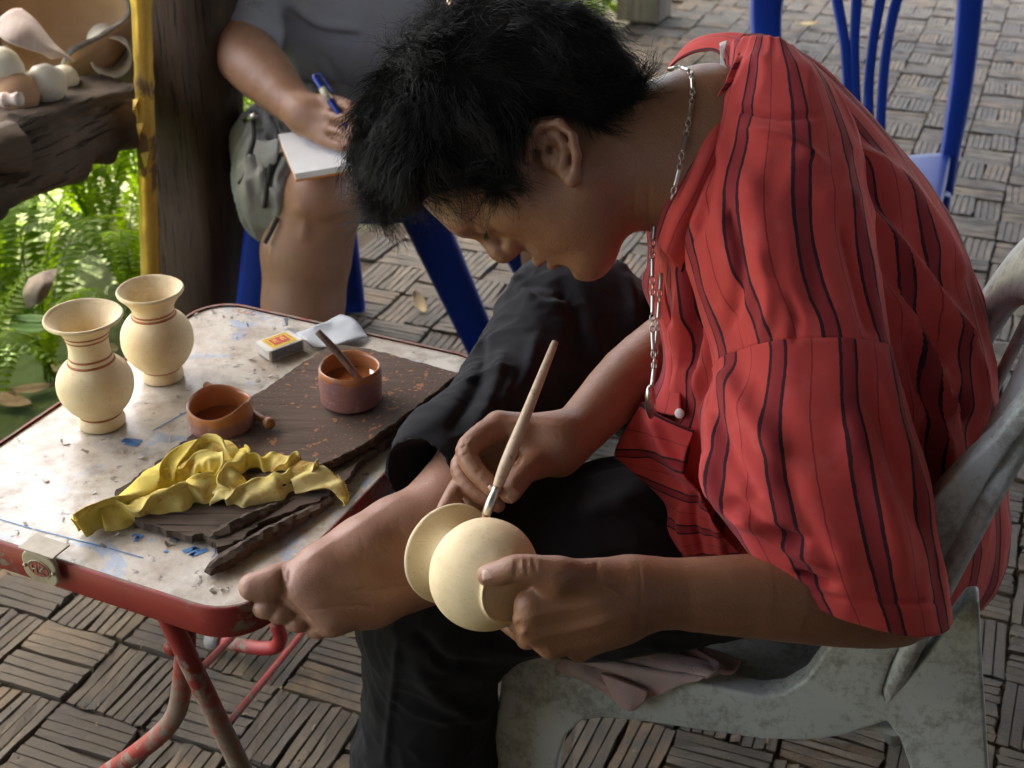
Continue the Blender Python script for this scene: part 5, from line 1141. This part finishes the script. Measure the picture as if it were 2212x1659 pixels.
# hair edge over temple, sideburn, nape, brow and lashes
def patchhair(n, pts2, l0, L, dirv, seed, name, rad=.00028, jit=.004, curl=.0015):
    rg = np.random.RandomState(seed); P2 = np.array(pts2); 
    w = rg.dirichlet(np.ones(len(P2))*.7, n); fu = w@P2[:, :2]; lf = w@P2[:, 2]
    root = np.array([Hd(a, b, c) for (a, c), b in zip(fu, lf)])
    nn = np.tile(LFH, (n, 1)); d = nrmz(np.array(dirv)+rg.normal(0, .22, (n, 3))); Ls = L*rg.uniform(.5, 1.2, n); seg = 4; pts = []
    ph = rg.uniform(0, 6.28, n); sd = np.cross(nn, d)
    for k in range(seg): t = k/3; pts.append(root+d*(Ls*t)[:, None]+sd*(curl*np.sin(ph+4*t)*t)[:, None])
    pts = np.stack(pts, 1); tg = nrmz(np.gradient(pts, axis=1)); a = nrmz(np.cross(tg, nn[:, None])); b = np.cross(tg, a)
    rr = np.full((n, 1), rad)*np.linspace(1, .3, seg)[None]; V = np.stack([pts+rr[..., None]*(math.cos(x)*a+math.sin(x)*b) for x in (0, 2.1, 4.2)], 2)
    base = (np.arange(n)*seg*3)[:, None, None]+np.arange(seg-1)[None, :, None]*3; j = np.arange(3)[None, None]; j2 = (j+1) % 3
    obj(name, V.reshape(-1, 3), np.stack([base+j, base+j2, base+3+j2, base+3+j], -1).reshape(-1, 4), m_hair, hair)
patchhair(420, [(.058, .040, .064), (.040, .030, .068), (.052, .008, .066), (.058, -.008, .064), (.040, .004, .068)], 0, .016, FWH*.25-UPH*.9+LFH*.15, 3, 'sideburn')
patchhair(500, [(-.030, .004, .075), (-.034, -.030, .066), (-.07, -.055, .05), (-.05, -.02, .065)], 0, .022, -UPH*.8+FWH*.1-RT*0, 4, 'nape_locks')
patchhair(140, [(.112, .050, .014), (.108, .054, .030), (.098, .046, .045), (.110, .046, .020)], 0, .009, LFH*.8+UPH*.2-FWH*.2, 5, 'eyebrow', .0003)
patchhair(40, [(.105, .0225, .027), (.103, .021, .040), (.100, .021, .046)], 0, .008, FWH*.8-UPH*.55+LFH*.3, 6, 'eyelash', .0003)

# ------------------------------------------------------------------ trousers
m_tr = NT('black_cotton_trousers'); co = m_tr.co(); a = m_tr.noise(co, 600, 2); b = m_tr.noise(co, 6, 4)
m_tr.P(Base_Color=m_tr.mix(m_tr.step(b, .35, .7), (.012, .0115, .013), (.022, .021, .024)), Roughness=.9); m_tr.b.inputs['Specular IOR Level'].default_value = .15; m_tr.b.inputs['Sheen Weight'].default_value = .03; m_tr.bump(a, .35, .001); m_tr = m_tr.m
HEM = (P(905, 1012, 1.415))
tr = [([rc((.38, 1.26, .53), (.12, 1.212, .525), .115, .102), rc((.12, 1.212, .525), (-.085, 1.172, .505), .102, .082), rc((-.085, 1.172, .50), (-.108, 1.212, .20), .080, .082), rc((-.108, 1.212, .20), (-.11, 1.215, .06), .082, .088)], .05, .04),
      ([rc((.42, 1.40, .54), (.09, 1.49, .665), .115, .088)], .03, .06),
      (chain([(1240, 690, 1.665, .086), (1120, 850, 1.555, .060), (990, 955, 1.460, .0445), (916, 1014, 1.418, .0400)], .03, .03)[0], .03, .05)]
v, f = implicit(tr, .0042, sub=[(rc(P(945, 995, 1.436), P(872, 1050, 1.372), .024, .0475), .003)]); v = relax(v, f, 2, .4); n = vnormals(v, f)
v = v+n*(fbm(v, 16, 3)*.0035+.0055*((1-np.abs(fbm(v*np.array([.6, .9, 1.]), 26, 2, 4.)))**2-.45)+.0022*((1-np.abs(fbm(v, 60, 2, 9.)))**2-.45))[:, None]; n = vnormals(v, f)
v = creases(v, n, [([(1110, 590), (1150, 640), (1230, 660)], 16, .010), ([(1120, 610), (1180, 650), (1220, 640)], 9, -.006), ([(1330, 560), (1360, 620), (1370, 700)], 14, .008), ([(1210, 600), (1250, 700), (1240, 800)], 20, -.008), ([(1090, 760), (1060, 860), (1010, 950)], 16, .008), ([(1040, 720), (1030, 830), (970, 930)], 14, -.007), ([(1110, 800), (1075, 890), (1060, 960)], 9, .006), ([(1160, 720), (1140, 800), (1100, 860)], 12, .006),
    ([(1050, 1110), (1120, 1130), (1160, 1125)], 8, .005), ([(860, 1380), (850, 1480), (830, 1659)], 7, .004), ([(900, 1360), (960, 1430), (1060, 1440)], 14, -.006), ([(890, 1420), (940, 1500), (1050, 1560)], 16, .005), ([(1450, 1060), (1350, 1080), (1240, 1120)], 22, .006)])
trousers = obj('trousers', v, f, m_tr, man)
# ------------------------------------------------------------------ red striped shirt
def shirt_mat():
    t = NT('red_striped_cotton'); uv = t.n('UVMap'); sp = t.n('SeparateXYZ'); t.t.links.new(uv.outputs[0], sp.inputs[0]); co = t.co()
    wob = t.math('MULTIPLY', t.math('SUBTRACT', t.noise(co, 90, 3), .5), .0016); u = t.math('ADD', sp.outputs[0], wob); PR = .052
    fr = t.math('FRACT', t.math('DIVIDE', u, PR)); x = t.math('MULTIPLY', t.math('ABSOLUTE', t.math('SUBTRACT', fr, .5)), PR)     # distance to the middle of the double stripe
    line = t.math('LESS_THAN', t.math('ABSOLUTE', t.math('SUBTRACT', x, .0062)), .0013); band = t.math('LESS_THAN', x, .0062)
    thin = t.math('LESS_THAN', t.math('ABSOLUTE', t.math('SUBTRACT', x, PR/2)), .00055)
    a = t.noise(co, 9, 4); base = t.mix(t.step(a, .35, .7), (.55, .066, .056), (.47, .054, .050))
    base = t.mix(t.math('MULTIPLY', t.step(t.noise(co, 40, 4), .55, .8), .35), base, (.58, .15, .135))
    col = t.mix(band, base, (.28, .030, .034)); col = t.mix(t.math('MULTIPLY', thin, .6), col, (.10, .012, .02)); col = t.mix(line, col, (.040, .014, .020))
    t.P(Base_Color=col, Roughness=.85); t.b.inputs['Specular IOR Level'].default_value = .2; t.b.inputs['Sheen Weight'].default_value = .08
    wv = t.noise(t.co((1, 1, 1)), 900, 2); t.bump(t.math('ADD', t.math('MULTIPLY', wv, .4), t.noise(co, 60, 4)), .25, .0015); return t.m
m_shirt = shirt_mat()
LAT = np.array([-.31, -.95, 0]); LATU = nrmz(-FWC*.95-UPC*.22-RT*.05)
def tring(F, B, d, w, up=0., lift=0., ex=2.2):
    a, b = P(*F, d), P(*B, d); c = (a+b)/2; lat = nrmz(LAT*(1-up)+LATU*up)
    return (c, (b-a)/2, lat*w+np.array([0, 0, lift]), ex)
TR = [tring((1395, 1195), (2125, 1300), 1.585, .175, 0, .085), tring((1405, 1110), (2165, 1220), 1.575, .185, 0, .06), tring((1425, 1000), (2178, 1080), 1.56, .195, 0, .03), tring((1440, 880), (2165, 900), 1.535, .205, .1), tring((1440, 740), (2128, 690), 1.505, .20, .3), tring((1428, 610), (2045, 465), 1.47, .185, .5), tring((1418, 510), (1915, 295), 1.435, .140, .8), tring((1420, 450), (1770, 145), 1.405, .095, 1.), tring((1422, 425), (1660, 80), 1.392, .076, 1.), tring((1425, 410), (1600, 85), 1.385, .076, 1.)]
SL = lambda l, r_, d, bd, up=0., rt=0.: ((P(*l, d)+P(*r_, d))/2, (P(*r_, d)-P(*l, d))/2, -FWC*bd+UPC*up+RT*rt, 2.15)
SR = [SL((1585, 90), (1700, 120), 1.372, .045, 0, .01), SL((1560, 190), (1790, 195), 1.352, .055), SL((1515, 310), (1845, 300), 1.340, .066), SL((1475, 450), (1872, 440), 1.330, .075), SL((1490, 600), (1892, 590), 1.322, .080), SL((1548, 786), (1918, 782), 1.31, .082, .022), SL((1515, 900), (1955, 890), 1.30, .084, -.008), SL((1528, 1050), (2000, 1050), 1.295, .084, -.018), SL((1575, 1140), (2025, 1190), 1.292, .078, -.026), SL((1640, 1190), (2046, 1310), 1.29, .068, -.036)]
def shirt_part(rings, nv, nu, name, parent, circ, ph0, lines, noise=.0032, split=None, th=.0014, flip=True):
    v, f, ph, t_ = loft(rings, nv, nu); f = f[:, ::-1] if flip else f
    uvu = ((ph-ph0) % (2*math.pi))/(2*math.pi)*circ
    # seam column duplicated so the stripe coordinate does not wrap
    v2 = v.reshape(nv, nu, 3); v2 = np.concatenate([v2, v2[:, :1]], 1); u2 = np.concatenate([ph.reshape(nv, nu), np.full((nv, 1), 2*math.pi)], 1)/(2*math.pi)*circ+ph0
    V = v2.reshape(-1, 3); Fq = gridfaces(nv, nu+1); Fq = Fq[:, ::-1] if flip else Fq
    n = vnormals(V, Fq)
    um = u2.ravel(); vm = np.repeat(np.linspace(0, 1, nv), nu+1)*.62; q3 = np.stack([np.cos(um/circ*6.2832)*circ/6.28, np.sin(um/circ*6.2832)*circ/6.28, vm*.42], -1)+fbm(V, 9, 2, 3.)[:, None]*.012
    rid = (1-np.abs(fbm(q3, 30, 2, 6.)))**2; rid2 = (1-np.abs(fbm(q3, 62, 2, 8.)))**2
    V = V+n*(fbm(V, 14, 3)*noise+fbm(V, 45, 2)*noise*.3+.0052*(rid-.45)+.0022*(rid2-.45))[:, None]; n = vnormals(V, Fq); V = creases(V, n, [(a_, b_, c_*1.5) for a_, b_, c_ in lines])
    seam = np.arange(nv)*(nu+1); V[seam+nu] = V[seam]
    UV = np.stack([u2.ravel(), np.repeat(np.linspace(0, 1, nv), nu+1)], -1)
    if split:
        k, nm = split; w_ = nu+1; low = V[k*w_:].copy(); nl = n[k*w_:]; rr = np.repeat(np.arange(nv-k), w_)
        low = low+nl*(.0020*np.exp(-rr/2.2)-.006*(rr == 0))[:, None]; UV2 = UV[k*w_:].copy(); UV2[:, 0] += .011
        q = gridfaces(nv-k, w_); solid(obj(nm, low, q[:, ::-1] if flip else q, m_shirt, parent, uv=UV2), th, -1)
        V, UV = V[:(k+2)*w_], UV[:(k+2)*w_]; Fq = gridfaces(k+2, w_); Fq = Fq[:, ::-1] if flip else Fq
    o = obj(name, V, Fq, m_shirt, parent, uv=UV); solid(o, th, -1); return o
TF = [([(1850, 330), (1960, 420), (2080, 600)], 22, .010), ([(1870, 400), (1960, 500), (2050, 640)], 14, -.006), ([(1880, 470), (1980, 580), (2080, 740)], 18, .009), ([(1900, 560), (1990, 680), (2060, 800)], 13, -.007), ([(1930, 640), (2010, 790), (2060, 900)], 18, .010), ([(1960, 720), (2000, 860), (2010, 1000)], 14, -.010), ([(2060, 680), (2110, 800), (2120, 900)], 16, .008), ([(1980, 860), (2040, 960), (2050, 1060)], 18, .008), ([(2030, 800), (2090, 900), (2110, 1000)], 12, -.006), ([(1960, 1000), (1990, 1080), (2010, 1200)], 22, -.014),
      ([(1445, 520), (1480, 600), (1470, 720)], 14, .008), ([(1500, 560), (1510, 680), (1490, 800)], 16, -.009), ([(1540, 600), (1530, 740), (1500, 860)], 12, .007), ([(1460, 700), (1475, 800), (1450, 900)], 10, .008), ([(1490, 900), (1470, 1000), (1480, 1100)], 18, .010), ([(1530, 980), (1530, 1080), (1560, 1160)], 14, -.010), ([(1440, 980), (1460, 1050), (1530, 1100)], 12, -.006)]
SF = [([(1560, 800), (1620, 900), (1690, 990)], 26, .008), ([(1530, 860), (1580, 990), (1640, 1080)], 16, -.006), ([(1520, 980), (1570, 1090), (1690, 1150)], 18, .009), ([(1580, 1080), (1660, 1140), (1740, 1180)], 14, -.011), ([(1600, 1120), (1700, 1180), (1800, 1230)], 12, .007), ([(1690, 1000), (1740, 1120), (1800, 1230)], 22, -.005), ([(1830, 900), (1900, 1060), (1960, 1250)], 30, .005), ([(1870, 800), (1920, 960), (1990, 1150)], 18, -.005), ([(1600, 360), (1640, 480), (1640, 600)], 26, .004), ([(1760, 420), (1750, 560), (1770, 680)], 28, -.004), ([(1720, 1235), (1770, 1255), (1800, 1265)], 7, -.008), ([(1660, 1215), (1750, 1275), (1830, 1295), (1960, 1305), (2030, 1300)], 5, -.0022), ([(1590, 235), (1680, 252), (1760, 250)], 7, -.004), ([(1600, 280), (1700, 300), (1790, 360)], 9, .004), ([(1560, 420), (1600, 560), (1575, 720)], 14, -.006), ([(1640, 540), (1660, 640), (1650, 730)], 14, .004), ([(1820, 480), (1850, 600), (1880, 720)], 12, -.005), ([(1700, 620), (1720, 690), (1715, 740)], 9, -.003), ([(1540, 330), (1530, 420), (1500, 520)], 10, -.005)]
shirt = shirt_part(TR, 150, 150, 'shirt', man, 1.13, .012, TF)
shirt_part(SR, 150, 110, 'yoke', shirt, .47, .020, SF, split=(82, 'sleeve'), flip=False)
def far_sleeve():
    rg = [(P(1600, 330, 1.50), RT*.05, -UPC*.06), (P(1560, 420, 1.58), RT*.07, FWC*.07), (P(1530, 560, 1.62), RT*.065, FWC*.07), (P(1520, 650, 1.61), RT*.065, FWC*.07)]
    shirt_part(rg, 40, 40, 'sleeve', shirt, .42, .0, [], flip=False)
far_sleeve()
def spatch(rows, nv, nu, name, width, u0=0., th=.0014, noise=.0008, lines=(), vert=True):
    g = crom(np.swapaxes(crom(np.array([[P(*q) for q in r_] for r_ in rows]), nv), 0, 1), nu); g = np.swapaxes(g, 0, 1); V = g.reshape(-1, 3); F = gridfaces(nv, nu); n = vnormals(V, F)
    if (n@FWC).mean() > 0: F = F[:, ::-1]; n = -n
    V = V+n*(fbm(V, 40, 3)*noise)[:, None]; V = creases(V, n, lines) if lines else V
    uu = np.tile(np.linspace(0, width, nu), nv)+u0; ww = np.repeat(np.linspace(0, 1, nv), nu)
    if not vert: uu = np.repeat(np.linspace(0, width, nv), nu)+u0
    return solid(obj(name, V, F, m_shirt, shirt, uv=np.stack([uu, ww], -1)), th, 0)
spatch([[(1556, 96, 1.392), (1578, 90, 1.387), (1600, 96, 1.390)], [(1570, 140, 1.364), (1592, 138, 1.357), (1612, 150, 1.368)], [(1558, 182, 1.340), (1582, 190, 1.330), (1606, 215, 1.345)], [(1516, 280, 1.316), (1545, 300, 1.300), (1585, 325, 1.315)], [(1470, 380, 1.310), (1500, 405, 1.288), (1545, 430, 1.308)], [(1434, 450, 1.318), (1460, 480, 1.296), (1505, 515, 1.313)], [(1416, 510, 1.335), (1436, 545, 1.316), (1475, 590, 1.333)]], 60, 18, 'collar', .050, .024, .0022)
spatch([[(1442, 152, 1.455), (1446, 142, 1.46), (1452, 134, 1.47)], [(1468, 128, 1.45), (1474, 112, 1.455), (1484, 96, 1.46)], [(1505, 112, 1.43), (1512, 92, 1.435), (1522, 78, 1.44)], [(1545, 112, 1.405), (1556, 88, 1.408), (1572, 72, 1.412)], [(1566, 140, 1.385), (1585, 100, 1.388), (1612, 74, 1.395)]], 40, 12, 'collar', .03, .030, .002)
m_fray = simple('frayed_white_lining', (.62, .60, .58), (.5, .48, .46), 90, .95, .5, 300, .001)
g = crom(np.swapaxes(crom(np.array([[P(*q) for q in r_] for r_ in [[(1556, 92, 1.383), (1572, 88, 1.380)], [(1556, 110, 1.370), (1564, 118, 1.366)], [(1556, 140, 1.354), (1566, 142, 1.350)], [(1552, 168, 1.340), (1578, 166, 1.332)], [(1554, 180, 1.335), (1570, 178, 1.330)]]]), 24), 0, 1), 8)
solid(obj('frayed_edge', np.swapaxes(g, 0, 1).reshape(-1, 3)+fbm(np.swapaxes(g, 0, 1).reshape(-1, 3), 300, 2)[:, None]*.0012, gridfaces(24, 8), m_fray, shirt), .0012)
spatch([[(1396, 470, 1.44), (1412, 480, 1.42), (1435, 490, 1.40)], [(1400, 560, 1.44), (1418, 565, 1.42), (1440, 580, 1.40)], [(1388, 620, 1.43), (1412, 640, 1.41), (1440, 650, 1.40)], [(1428, 720, 1.42), (1440, 730, 1.40), (1465, 740, 1.39)], [(1430, 800, 1.42), (1442, 820, 1.40), (1470, 830, 1.39)], [(1392, 870, 1.42), (1420, 890, 1.40), (1470, 900, 1.38)]], 60, 14, 'front_placket', .05, .018)
spatch([[(1388, 868, 1.415), (1432, 900, 1.39), (1500, 930, 1.38)], [(1330, 972, 1.43), (1400, 975, 1.40), (1480, 1000, 1.375)], [(1352, 1005, 1.425), (1430, 1035, 1.398), (1510, 1070, 1.37)], [(1436, 1085, 1.415), (1475, 1105, 1.39), (1550, 1130, 1.372)], [(1442, 1150, 1.412), (1490, 1165, 1.39), (1570, 1165, 1.375)], [(1460, 1205, 1.412), (1520, 1212, 1.392), (1610, 1205, 1.38)]], 70, 40, 'shirt_tail', .21, .030, lines=[([(1400, 880), (1440, 980), (1500, 1040)], 12, .008), ([(1360, 960), (1420, 1010), (1480, 1060)], 8, -.006), ([(1500, 1060), (1500, 1130), (1520, 1200)], 10, -.008), ([(1470, 1100), (1475, 1160), (1490, 1200)], 8, .006), ([(1540, 1080), (1550, 1140), (1560, 1200)], 10, .006)], vert=False)
v, f = lathe([(.0001, 0), (.0045, 0), (.0052, .0008), (.0045, .0016), (.0001, .0016)], P(1468, 893, 1.368), -FWC-RT*.4, 20); obj('button', v, f, simple('white_button', (.75, .72, .68), None, 8, .3), shirt)

# ------------------------------------------------------------------ necklace
m_steel = NT('steel_chain'); m_steel.P(Base_Color=(.55, .52, .48, 1), Metallic=1.0, Roughness=.28); m_steel = m_steel.m
def necklace():
    root = thing('necklace', P(1410, 700, 1.345), 'steel chain necklace with oval pendant hanging from the bent man', 'necklace')
    def run(pts, bar=.017, links=3, seg=260):
        p = crom(np.array([P(*q) for q in pts]), seg); s = np.concatenate([[0], np.cumsum(np.linalg.norm(np.diff(p, axis=0), axis=1))]); at = lambda x: np.array([np.interp(x, s, p[:, k]) for k in range(3)])
        x = 0; mb = MB(); k = 0
        while x < s[-1]-.004:
            if k % (links+1) == 0:
                a, b = at(x), at(min(x+bar, s[-1])); n = 15; mb.tube(np.linspace(a, b, n), [.0021+.0004*(i % 2) for i in range(n)], 8); x += bar+.0012
            else:
                a, b = at(x), at(min(x+.0062, s[-1])); dv = nrmz(b-a); sd = nrmz(np.cross(dv, FWC if k % 2 else RT+UPC*.2)); c = (a+b)/2
                ring = [c+dv*.0040*math.cos(q)+sd*.0024*math.sin(q) for q in np.linspace(0, 2*math.pi, 13)]; mb.tube(ring, .0007, 5, caps=False); x += .0058
            k += 1
        mb.obj('chain', m_steel, root)
    run([(1446, 150, 1.392), (1470, 147, 1.362), (1492, 158, 1.338), (1496, 205, 1.314), (1486, 270, 1.303), (1474, 330, 1.297), (1463, 385, 1.292), (1450, 430, 1.297)])
    run([(1414, 478, 1.345), (1409, 560, 1.345), (1410, 640, 1.344), (1409, 720, 1.343), (1413, 790, 1.342), (1408, 835, 1.341)], .019, 3)
    run([(1428, 590, 1.352), (1424, 660, 1.350), (1418, 740, 1.347), (1413, 800, 1.343), (1409, 832, 1.341)], .017, 2)
    c = P(1405, 868, 1.340); v, f = lathe([(.0001, -.0205), (.005, -.019), (.0088, -.010), (.0095, 0), (.0088, .010), (.005, .019), (.0001, .0205)], c, -UPC*.3+np.array([0, 0, 1]), 24)
    q = v-c; n_ = nrmz(-FWC*.35+RT*.95); v = v-np.outer(q@n_, n_)*.45; obj('pendant', v, f, m_steel, root)
necklace()

# ------------------------------------------------------------------ vase and brush in his hands
axv = nrmz(.55*(-.94*RT+.34*UPC)+.835*FWC); VC = P(1045, 1240, 1.26)
vase(VC-axv*.062*.86*1.19, 'held', 1.19, [], 'unpainted cream clay vase held on the lap of the man in red', axis=axv, hs=.86)
m_handle = wood('pale_brush_handle', (.52, .38, .25), (.62, .47, .33), (.45, .30, .20), (1, 1, .1), 60, .45, .2)
m_fer = NT('ferrule'); m_fer.P(Base_Color=(.62, .58, .50, 1), Metallic=.9, Roughness=.35); m_fer = m_fer.m
def brush():
    a, b = P(1200, 737, 1.335), P(1049, 1114, 1.288); root = thing('paintbrush', b, 'pale wooden paintbrush held upright by the man in red', 'brush'); L = lambda t_: a+(b-a)*t_
    v, f = tube([L(0), L(.012), L(.1), L(.45), L(.68), L(.80), L(.845)], [.0022, .0036, .0042, .0056, .0066, .0056, .0042], 14, 40); obj('handle', v, f, m_handle, root)
    v, f = tube([L(.842), L(.86), L(.87), L(.885), L(.93), L(1.0)], [.0045, .0045, .0040, .0046, .0050, .0046], 14); obj('ferrule', v, f, m_fer, root)
    v, f = tube([L(1.0), L(1.02), L(1.035)], [.0040, .0030, .0006], 10); obj('bristles', v, f, m_peg, root)
brush()
# ================================================================== the second person, writing
w = thing('person', (-.36, 2.75, 0), 'person in grey t-shirt and cargo shorts seated on the blue stool, writing', 'person')
WP = []
def wpart(groups, h, sub=()):
    v, f = implicit(groups, h, sub=sub); v = relax(v, f, 1, .4); WP.append((v, f))
wpart([chain([(590, -150, 2.84, .062), (520, 75, 2.66, .060), (522, 108, 2.62, .060), (568, 158, 2.575, .057), (630, 222, 2.52, .040), (662, 245, 2.495, .036)], .03, .03),
       ([rc(P(662, 245, 2.495), P(705, 220, 2.47), .034, .0165), rc(P(662, 250, 2.495), P(712, 250, 2.46), .034, .0165), rc(P(665, 255, 2.495), P(712, 278, 2.46), .032, .0160), rc(P(665, 260, 2.495), P(700, 300, 2.465), .030, .0150)], .008, .02),
       chain([(705, 220, 2.47, .0150), (752, 230, 2.435, .0125), (768, 262, 2.425, .010), (770, 285, 2.43, .009)], .004, .006),
       chain([(712, 250, 2.46, .0150), (752, 260, 2.43, .0125), (766, 290, 2.425, .010)], .004, .004),
       chain([(712, 278, 2.46, .0145), (745, 291, 2.435, .0118), (755, 310, 2.43, .010)], .004, .004),
       chain([(700, 300, 2.465, .0135), (730, 313, 2.445, .0108), (742, 318, 2.44, .009)], .004, .004)], .0028)
wpart([([rc((-.36, 2.92, .50), P(694, 420, 2.60), .10, .072), rc(P(694, 420, 2.60), P(690, 445, 2.605), .072, .074), rc(P(690, 445, 2.605), P(662, 545, 2.635), .068, .082), rc(P(662, 545, 2.635), P(655, 660, 2.66), .082, .076), rc(P(655, 660, 2.66), (-.43, 2.46, .10), .074, .05), el(P(688, 432, 2.555), (.034, .03, .04)), rc((-.43, 2.46, .06), (-.42, 2.28, .04), .045, .035)], .04, .04),
       ([rc((-.18, 2.92, .50), (.07, 2.52, .50), .10, .075), rc((.07, 2.52, .49), (.09, 2.60, .10), .072, .05), rc((.09, 2.6, .06), (.10, 2.42, .04), .045, .035)], .04, .04),
       ([rc((-.33, 2.95, .52), (-.34, 2.92, .95), .13, .15), rc((-.34, 2.93, 1.0), (-.32, 2.85, 1.16), .08, .055), el((-.30, 2.81, 1.26), (.085, .10, .12)), rc((-.16, 2.92, 1.0), (-.06, 2.84, .78), .07, .055), rc((-.06, 2.84, .78), (-.16, 2.60, .66), .052, .035), rc((-.16, 2.60, .66), (-.22, 2.54, .64), .03, .02)], .05, .04)], .006)
off = np.cumsum([0]+[len(p[0]) for p in WP]); wv, wf = np.concatenate([p[0] for p in WP]), np.concatenate([p[1]+o for p, o in zip(WP, off)])
wv = creases(wv, vnormals(wv, wf), [([(712, 234), (735, 238), (760, 246)], 4, -.006), ([(714, 263), (736, 270), (758, 276)], 4, -.006), ([(708, 289), (730, 297), (748, 303)], 4, -.006), ([(650, 470), (690, 490), (740, 470)], 14, -.005), ([(640, 440), (660, 470), (655, 520)], 12, .004)])
obj('body', wv, wf, m_skin2, w)
m_tee = simple('grey_jersey', (.27, .27, .285), (.32, .32, .335), 12, .9, .4, 500, .001, .2)
t = NT('olive_grey_canvas'); co = t.co(); a = t.noise(co, 14, 4); t.P(Base_Color=t.mix(t.step(a, .35, .65), (.22, .22, .205), (.33, .33, .31)), Roughness=.9); t.bump(t.noise(co, 500, 3), .4, .001); m_shorts = t.m
v, f = implicit([([rc((-.34, 2.93, .58), (-.35, 2.88, .80), .165, .185), rc((-.35, 2.88, .80), (-.35, 2.92, 1.0), .185, .15), el((-.34, 2.84, .70), (.20, .15, .13)), rc((-.52, 2.93, 1.0), (-.18, 2.94, 1.0), .09)], .06, .03), ([rc((-.53, 2.92, .98), P(536, -10, 2.71), .088, .080), rc(P(536, -10, 2.71), P(534, 78, 2.655), .080, .074)], .03, .03)], .006, sub=[(rc(P(536, 10, 2.69), P(534, 60, 2.66), .062, .064), .004), (rc(P(532, 158, 2.61), P(532, 240, 2.58), .085, .10), .003)])
n = vnormals(v, f); v = v+n*(fbm(v, 18, 3)*.004)[:, None]
v = creases(v, n, [([(615, 20), (680, 70), (780, 85)], 12, -.016), ([(620, 10), (690, 50), (780, 62)], 14, .010), ([(618, 60), (640, 120), (650, 180)], 10, .006), ([(500, 20), (550, 30), (600, 20)], 8, -.004), ([(700, 120), (720, 160), (740, 185)], 10, -.005), ([(490, 58), (550, 64), (605, 58)], 4, -.003)])
obj('t_shirt', v, f, m_tee, w)
v, f = implicit([([rc((-.32, 2.93, .52), P(640, 330, 2.72), .118, .108), rc(P(640, 330, 2.72), P(628, 410, 2.64), .108, .100), rc((-.18, 2.93, .52), (.02, 2.62, .52), .12, .10), rc((-.3, 2.96, .55), (-.2, 2.96, .55), .15), rc(P(590, 300, 2.72), P(585, 440, 2.66), .06, .058)], .05, .03)], .006, sub=[(rc(P(700, 425, 2.59), P(720, 520, 2.52), .082, .10), .005), (rc((.03, 2.60, .52), (.09, 2.5, .50), .085, .10), .004)])
n = vnormals(v, f); v = v+n*(fbm(v, 22, 3)*.006+.011*((1-np.abs(fbm(v*np.array([1., 1., .5]), 30, 2, 2.)))**2-.45))[:, None]; n = vnormals(v, f)
v = creases(v, n, [([(560, 250), (590, 330), (570, 430)], 10, -.014), ([(600, 260), (620, 330), (590, 400)], 10, .012), ([(545, 300), (550, 380), (560, 450)], 8, .010), ([(610, 330), (640, 300), (690, 300)], 10, -.010), ([(575, 400), (600, 430), (600, 470)], 7, .010), ([(570, 260), (575, 300), (590, 320)], 6, .012)]+[([(x, 235), (x+8, 300), (x-6, 380), (x+4, 450)], 6, h) for x, h in ((540, .008), (556, -.008), (572, .009), (592, -.008))])
so = obj('cargo_shorts', v, f, m_shorts, w)
mb = MB()
for pts in ([(545, 240, 2.60), (548, 300, 2.575), (535, 340, 2.57), (528, 380, 2.58), (516, 398, 2.58)], [(585, 255, 2.585), (600, 290, 2.56), (590, 330, 2.545), (580, 380, 2.545), (570, 450, 2.555)], [(600, 470, 2.55), (585, 500, 2.555), (572, 525, 2.56)]):
    mb.tube([P(*q) for q in pts], .0045, 6, 20)
pk = crom(np.swapaxes(crom(np.array([[P(*q) for q in r_] for r_ in [[(548, 300, 2.585), (575, 306, 2.555), (602, 300, 2.545)], [(546, 330, 2.575), (574, 338, 2.545), (600, 330, 2.535)], [(548, 352, 2.58), (573, 362, 2.55), (598, 352, 2.54)]]]), 14), 0, 1), 14).reshape(-1, 3)
solid(obj('pocket_flap', pk, gridfaces(14, 14), m_shorts, so), .006)
mb.obj('cords', simple('dark_cord', (.05, .05, .05), None, 8, .9), so)
v, f = tube([P(528, 262, 2.59), P(545, 252, 2.575), P(556, 246, 2.57)], .006, 8); obj('zip_pull', v, f, m_steel, so)
# notebook on the knee, pen in the hand
def notebook():
    m_pg = simple('white_paper', (.82, .82, .80), (.78, .77, .74), 30, .7); m_cov = simple('orange_cover', (.62, .22, .03), (.55, .2, .03), 30, .5)
    root = thing('notebook', P(690, 360, 2.46), 'open white notepad with orange cover on the writer\'s knee', 'notebook')
    a, b, c = P(604, 306, 2.56), P(640, 392, 2.425), P(806, 364, 2.435); d = a+(c-b); up = nrmz(np.cross(c-b, a-b)); up = up if up[2] > 0 else -up
    s = lambda q, k: q+up*k
    bevel(obj('pages', *extrude_poly([s(a, .003), s(b, .003), s(c, .003), s(d, .003)], up*.013), m_pg, root, False), .0008)
    e = lambda q: q+(q-(a+b+c+d)/4)*.02
    obj('cover', *extrude_poly([e(a), e(b), e(c), e(d)], up*.0028), m_cov, root, False)
    m_pen = simple('blue_pen_plastic', (.012, .03, .22), (.015, .04, .28), 30, .2)
    p0, p1 = P(676, 162, 2.44), P(772, 305, 2.43); pen = thing('pen', p1, 'blue ballpoint pen with clip in the writer\'s hand', 'pen')
    L = lambda t_: p0+(p1-p0)*t_
    v, f = tube([L(0), L(.03), L(.05), L(.5), L(.9), L(1.0)], [.003, .004, .0058, .0062, .0055, .0012], 12); obj('barrel', v, f, m_pen, pen)
    o = UPC*.006+RT*.006; v, f = tube([L(.02)+o*.6, L(.08)+o*1.5, L(.34)+o*1.4], .0022, 6, 12); obj('clip', v, f, m_pen, pen)
    v, f = tube([L(.20), L(.38)], .0068, 12); obj('label', v, f, simple('pen_label', (.6, .55, .4), (.3, .28, .2), 200, .5), pen)
notebook()
